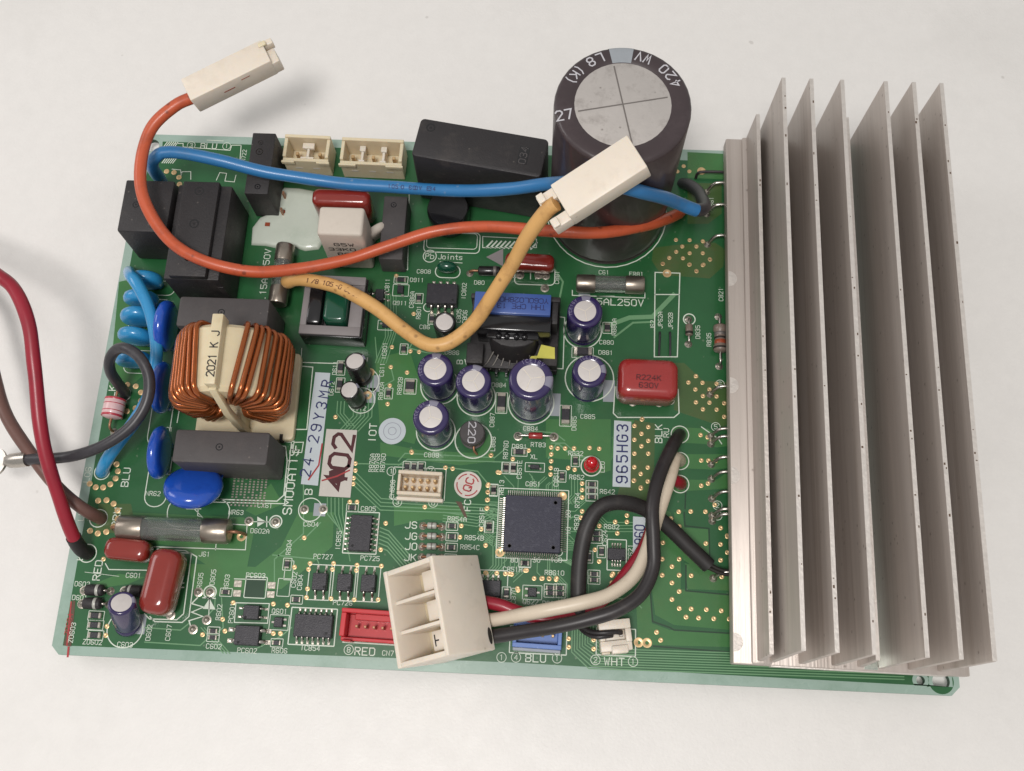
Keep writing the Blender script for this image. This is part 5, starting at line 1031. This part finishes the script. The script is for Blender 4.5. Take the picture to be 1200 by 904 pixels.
# red and brown leads off the left edge
o0 = (-101.99,-46.77)
t = thing('wire_lead', 'crimson wire entering from the left with a dark sleeve at its pad', 'wire', (o0[0], o0[1], 0))
wire('wire', [(-240.05,22.16,-3.3), (-196.99,36.54,2), (-154.9,30.34,18), (-131.6,19.67,28), (-121.15,13.08,31), (-115.87,9.14,31), (-111.81,1.33,29.5), (-109.73,-8.21,27), (-108.46,-19.34,23), (-106.49,-29.21,18), (-104.54,-38.03,12), (-102.71,-44.53,6.5)], 1.6, 'redwire', t, o0)
wire('heat_shrink', [(-102.89,-44,7), (-102.85,-45.11,5), (-102.26,-46.34,2.5), (-101.69,-46.79,0.2)], 1.75, 'shrink', t, o0)
o0 = (-100.34,-38.06)
t = thing('wire_lead', 'brown wire entering from the left and passing under the crimson wire', 'wire', (o0[0], o0[1], 0))
wire('wire', [(-228.31,0.28,-3.4), (-194.36,31.36,-3), (-158.55,29.29,4), (-138.75,15.12,10), (-129.73,-1.5,12), (-124.44,-12.4,12), (-119.53,-19.8,12), (-112.59,-27.47,11.5), (-107.27,-32.87,9.5), (-102.69,-36.66,6.5), (-100.6,-37.88,3.5), (-99.98,-38.21,0.3)], 1.55, 'brownwire', t, o0)
part('wire_neck', MB().lathe([(1.5,.1),(1.3,.7),(.9,1.0)], 16, (0,0,0)), 'copper', t)

# thick black sleeved cable into the heat sink side
o0 = (22.29,-31.5)
t = thing('wire_lead', 'thick black sleeved wire arching down beside the heat sink', 'wire', (o0[0], o0[1], 0))
wire('sleeve', [(48.81,-43.98,3.5), (44.86,-40.66,4.5), (40.24,-36.42,6), (35.97,-33.5,8), (31.32,-31.63,10), (25.95,-31.44,12), (21.96,-33.12,12.5), (19.3,-37.54,12), (17.93,-43.71,10.5), (17.76,-50.38,9), (18.38,-56.98,7.5), (20.01,-58.41,7)], 1.85, 'shrink', t, o0)
for d in (-.5, .5): wire('bare_lead', [((48.41,-43.8)[0], (48.41,-43.8)[1]+d, 3.5), ((51.86,-45.22)[0], (51.86,-45.22)[1]+d*.8, 3.2), ((55.08,-45.28)[0], (55.08,-45.28)[1]+d*.8, 3.2)], .45, 'hole', t, o0)
# white plug with red, white and black wires
o0 = (10.45,-52.64)
t = thing('wire_harness', 'big open white three way plug with red, white and black wires', 'wire harness', (o0[0], o0[1], 0))
wire('wire', [(42.72,-10.84,-0.3), (42.04,-11.99,3), (39.88,-15.59,8), (37.1,-21.97,12), (34.81,-28.77,14.5), (33.97,-33.91,15), (34.42,-40.69,14.5), (34.49,-46.43,14), (31.81,-52.28,14), (26.67,-56.09,14), (20.06,-58.39,13.5), (12.49,-60.29,12), (4.82,-61.75,9.5), (-1.82,-62.84,7.5), (-5.01,-62.91,6.5)], 1.62, 'blackwire', t, o0, label='black wire of the plug')
wire('wire', [(42.67,-17.68,-0.3), (42,-18.09,3), (40.47,-18.81,6.5), (39.44,-21.96,8), (37.87,-27.46,9), (35.99,-33.78,9.5), (33.31,-42.07,10.5), (30.1,-48.22,11.5), (24.82,-52.6,12.5), (18.09,-55.04,13), (10.45,-56.79,12), (3.68,-57.99,9.5), (-2.21,-59.03,7.5), (-5.62,-59.09,6.5)], 1.62, 'whitewire', t, o0, label='off white wire of the plug')
wire('wire', [(42.84,-23.54,-0.3), (42.3,-23.86,2), (40.65,-23.96,5), (38.33,-23.88,7), (36.63,-27.81,7.5), (35.88,-32.29,7), (33.53,-39.63,6.5), (30.55,-44.97,6.5), (25.21,-51.78,7), (18.37,-56.4,7.5), (10.56,-58.52,8), (3.61,-56.9,8), (-0.4,-55.52,8), (-5.04,-54.84,7)], 1.5, 'redwire', t, o0, label='red wire of the plug')

# housing: open mouth up and to the left, three cells in a row
A_, B_, D_ = Vector((-27.3,-49.9,12.6)), Vector((-14.9,-49.1,22.4)), Vector((-22.0,-71.6,12.6))
l_ = (D_-A_).normalized(); u_ = (B_-A_); u_ = (u_-l_*u_.dot(l_)).normalized(); d_ = l_.cross(u_)
if d_.z > 0: d_ = -d_
ox = Vector((o0[0], o0[1], 0))
M_ = Matrix(((u_.x,l_.x,d_.x,A_.x-ox.x),(u_.y,l_.y,d_.y,A_.y-ox.y),(u_.z,l_.z,d_.z,A_.z),(0,0,0,1)))
Wd, Ln, Dp, w = 16.0, 21.8, 15.6, 1.25
part('plug_wall', MB().xbox(0,w,0,Ln,0,Dp).moved(M_), 'white', t, .3); part('plug_wall', MB().xbox(Wd-w,Wd,0,Ln,0,Dp).moved(M_), 'white', t, .35)
part('plug_wall', MB().xbox(w-.2,Wd-w+.2,.05,w,.4,Dp-.05).moved(M_), 'white', t, .2); part('plug_wall', MB().xbox(w-.2,Wd-w+.2,Ln-w,Ln-.05,.2,Dp-.05).moved(M_), 'white', t, .25)
part('plug_back', MB().xbox(w-.1,Wd-w+.1,w-.1,Ln-w+.1,10.6,Dp-.1).moved(M_), 'cream', t, .1)
cell = (Ln-2*w-1.6)/3
for k in (1, 2): part('cell_wall', MB().xbox(w-.1,Wd-w+.1,w+k*cell+(k-1)*.8,w+k*cell+k*.8,1.4,10.7).moved(M_), 'white', t, .15)
for k in range(3):
    y = w+cell*(k+.5)+k*.8
    part('cell_block', MB().xbox(7.6,13.4,y-2.2,y+2.2,4.6,10.7).moved(M_), 'white', t, .2)
    for j in (-.9, .9): part('contact', MB().xbox(13.7,14.7,y+j-.45,y+j+.45,2.8,10.65).moved(M_), 'via', t, .15, 1)
part('ink_mark', MB().xbox(8.3,8.6,Ln-w-cell*.5-1.4,Ln-w-cell*.5+1.2,4.52,4.58).xbox(8.6,9.6,Ln-w-cell*.5-.2,Ln-w-cell*.5+.1,4.52,4.58).moved(M_), 'inkblack', t)
part('side_hole', MB().prism(circ(0,0,1,18), 0, .05).moved(M_ @ Matrix.Translation((Wd+.01, Ln-3.2, Dp-1.1)) @ Matrix.Rotation(R(90),4,'Y') @ Matrix.Diagonal((.65,1.9,1,1))), 'hole', t)
# small white plug with two thin black wires
o0 = (26.76,-61.15)
t = thing('wire_harness', 'small white two pin plug with two thin black wires by the WHT print', 'wire harness', (o0[0], o0[1], 0), 8)
part('plug', MB().xbox(-3.7,3.7,1.4,3.6,.2,6.0).xbox(-3.7,-2.4,-1.0,1.4,.2,5.8).xbox(2.3,3.7,-1.6,1.4,.2,5.8).xbox(-3.7,3.7,-3.4,-1.0,.2,4.6).xbox(-2.4,2.3,-1.0,1.4,.2,3.6), 'white', t, .25)
part('latch', MB().xbox(-1.2,2.6,-4.0,-2.2,.6,5.2), 'white', t, .25); part('shoulder', MB().xbox(-3.5,-1.6,-3.9,-3.42,.4,4.2), 'ivory', t, .15)
for x in (-.9, 1.4): part('contact', MB().box(x,.3,3.6,.9,1.2,.7), 'lead', t, .1, 1)
t2 = t
def loc8(p): 
    v = Matrix.Rotation(R(-8),3,'Z') @ (Vector(p)-Vector((o0[0], o0[1], 0))); return tuple(v)
for k, q in ((0, [(28.09,-60.36,4.5), (26.83,-60.3,5.5), (24.43,-60.63,6), (22.11,-60.7,5.5), (19.97,-59.94,4.5), (18.19,-58.2,3.6), (16.95,-55.85,3)]), (1, [(25.93,-61.03,4.5), (24.47,-61.37,5.6), (22.52,-61.64,5.5), (20.59,-61.07,4.5), (18.85,-59.68,3), (17.42,-57.33,2.2), (16.37,-55.38,2)])):
    part('wire', MB().tube(spline([loc8(p) for p in q], .7), .62, 10), 'blackwire', t, smooth=60)
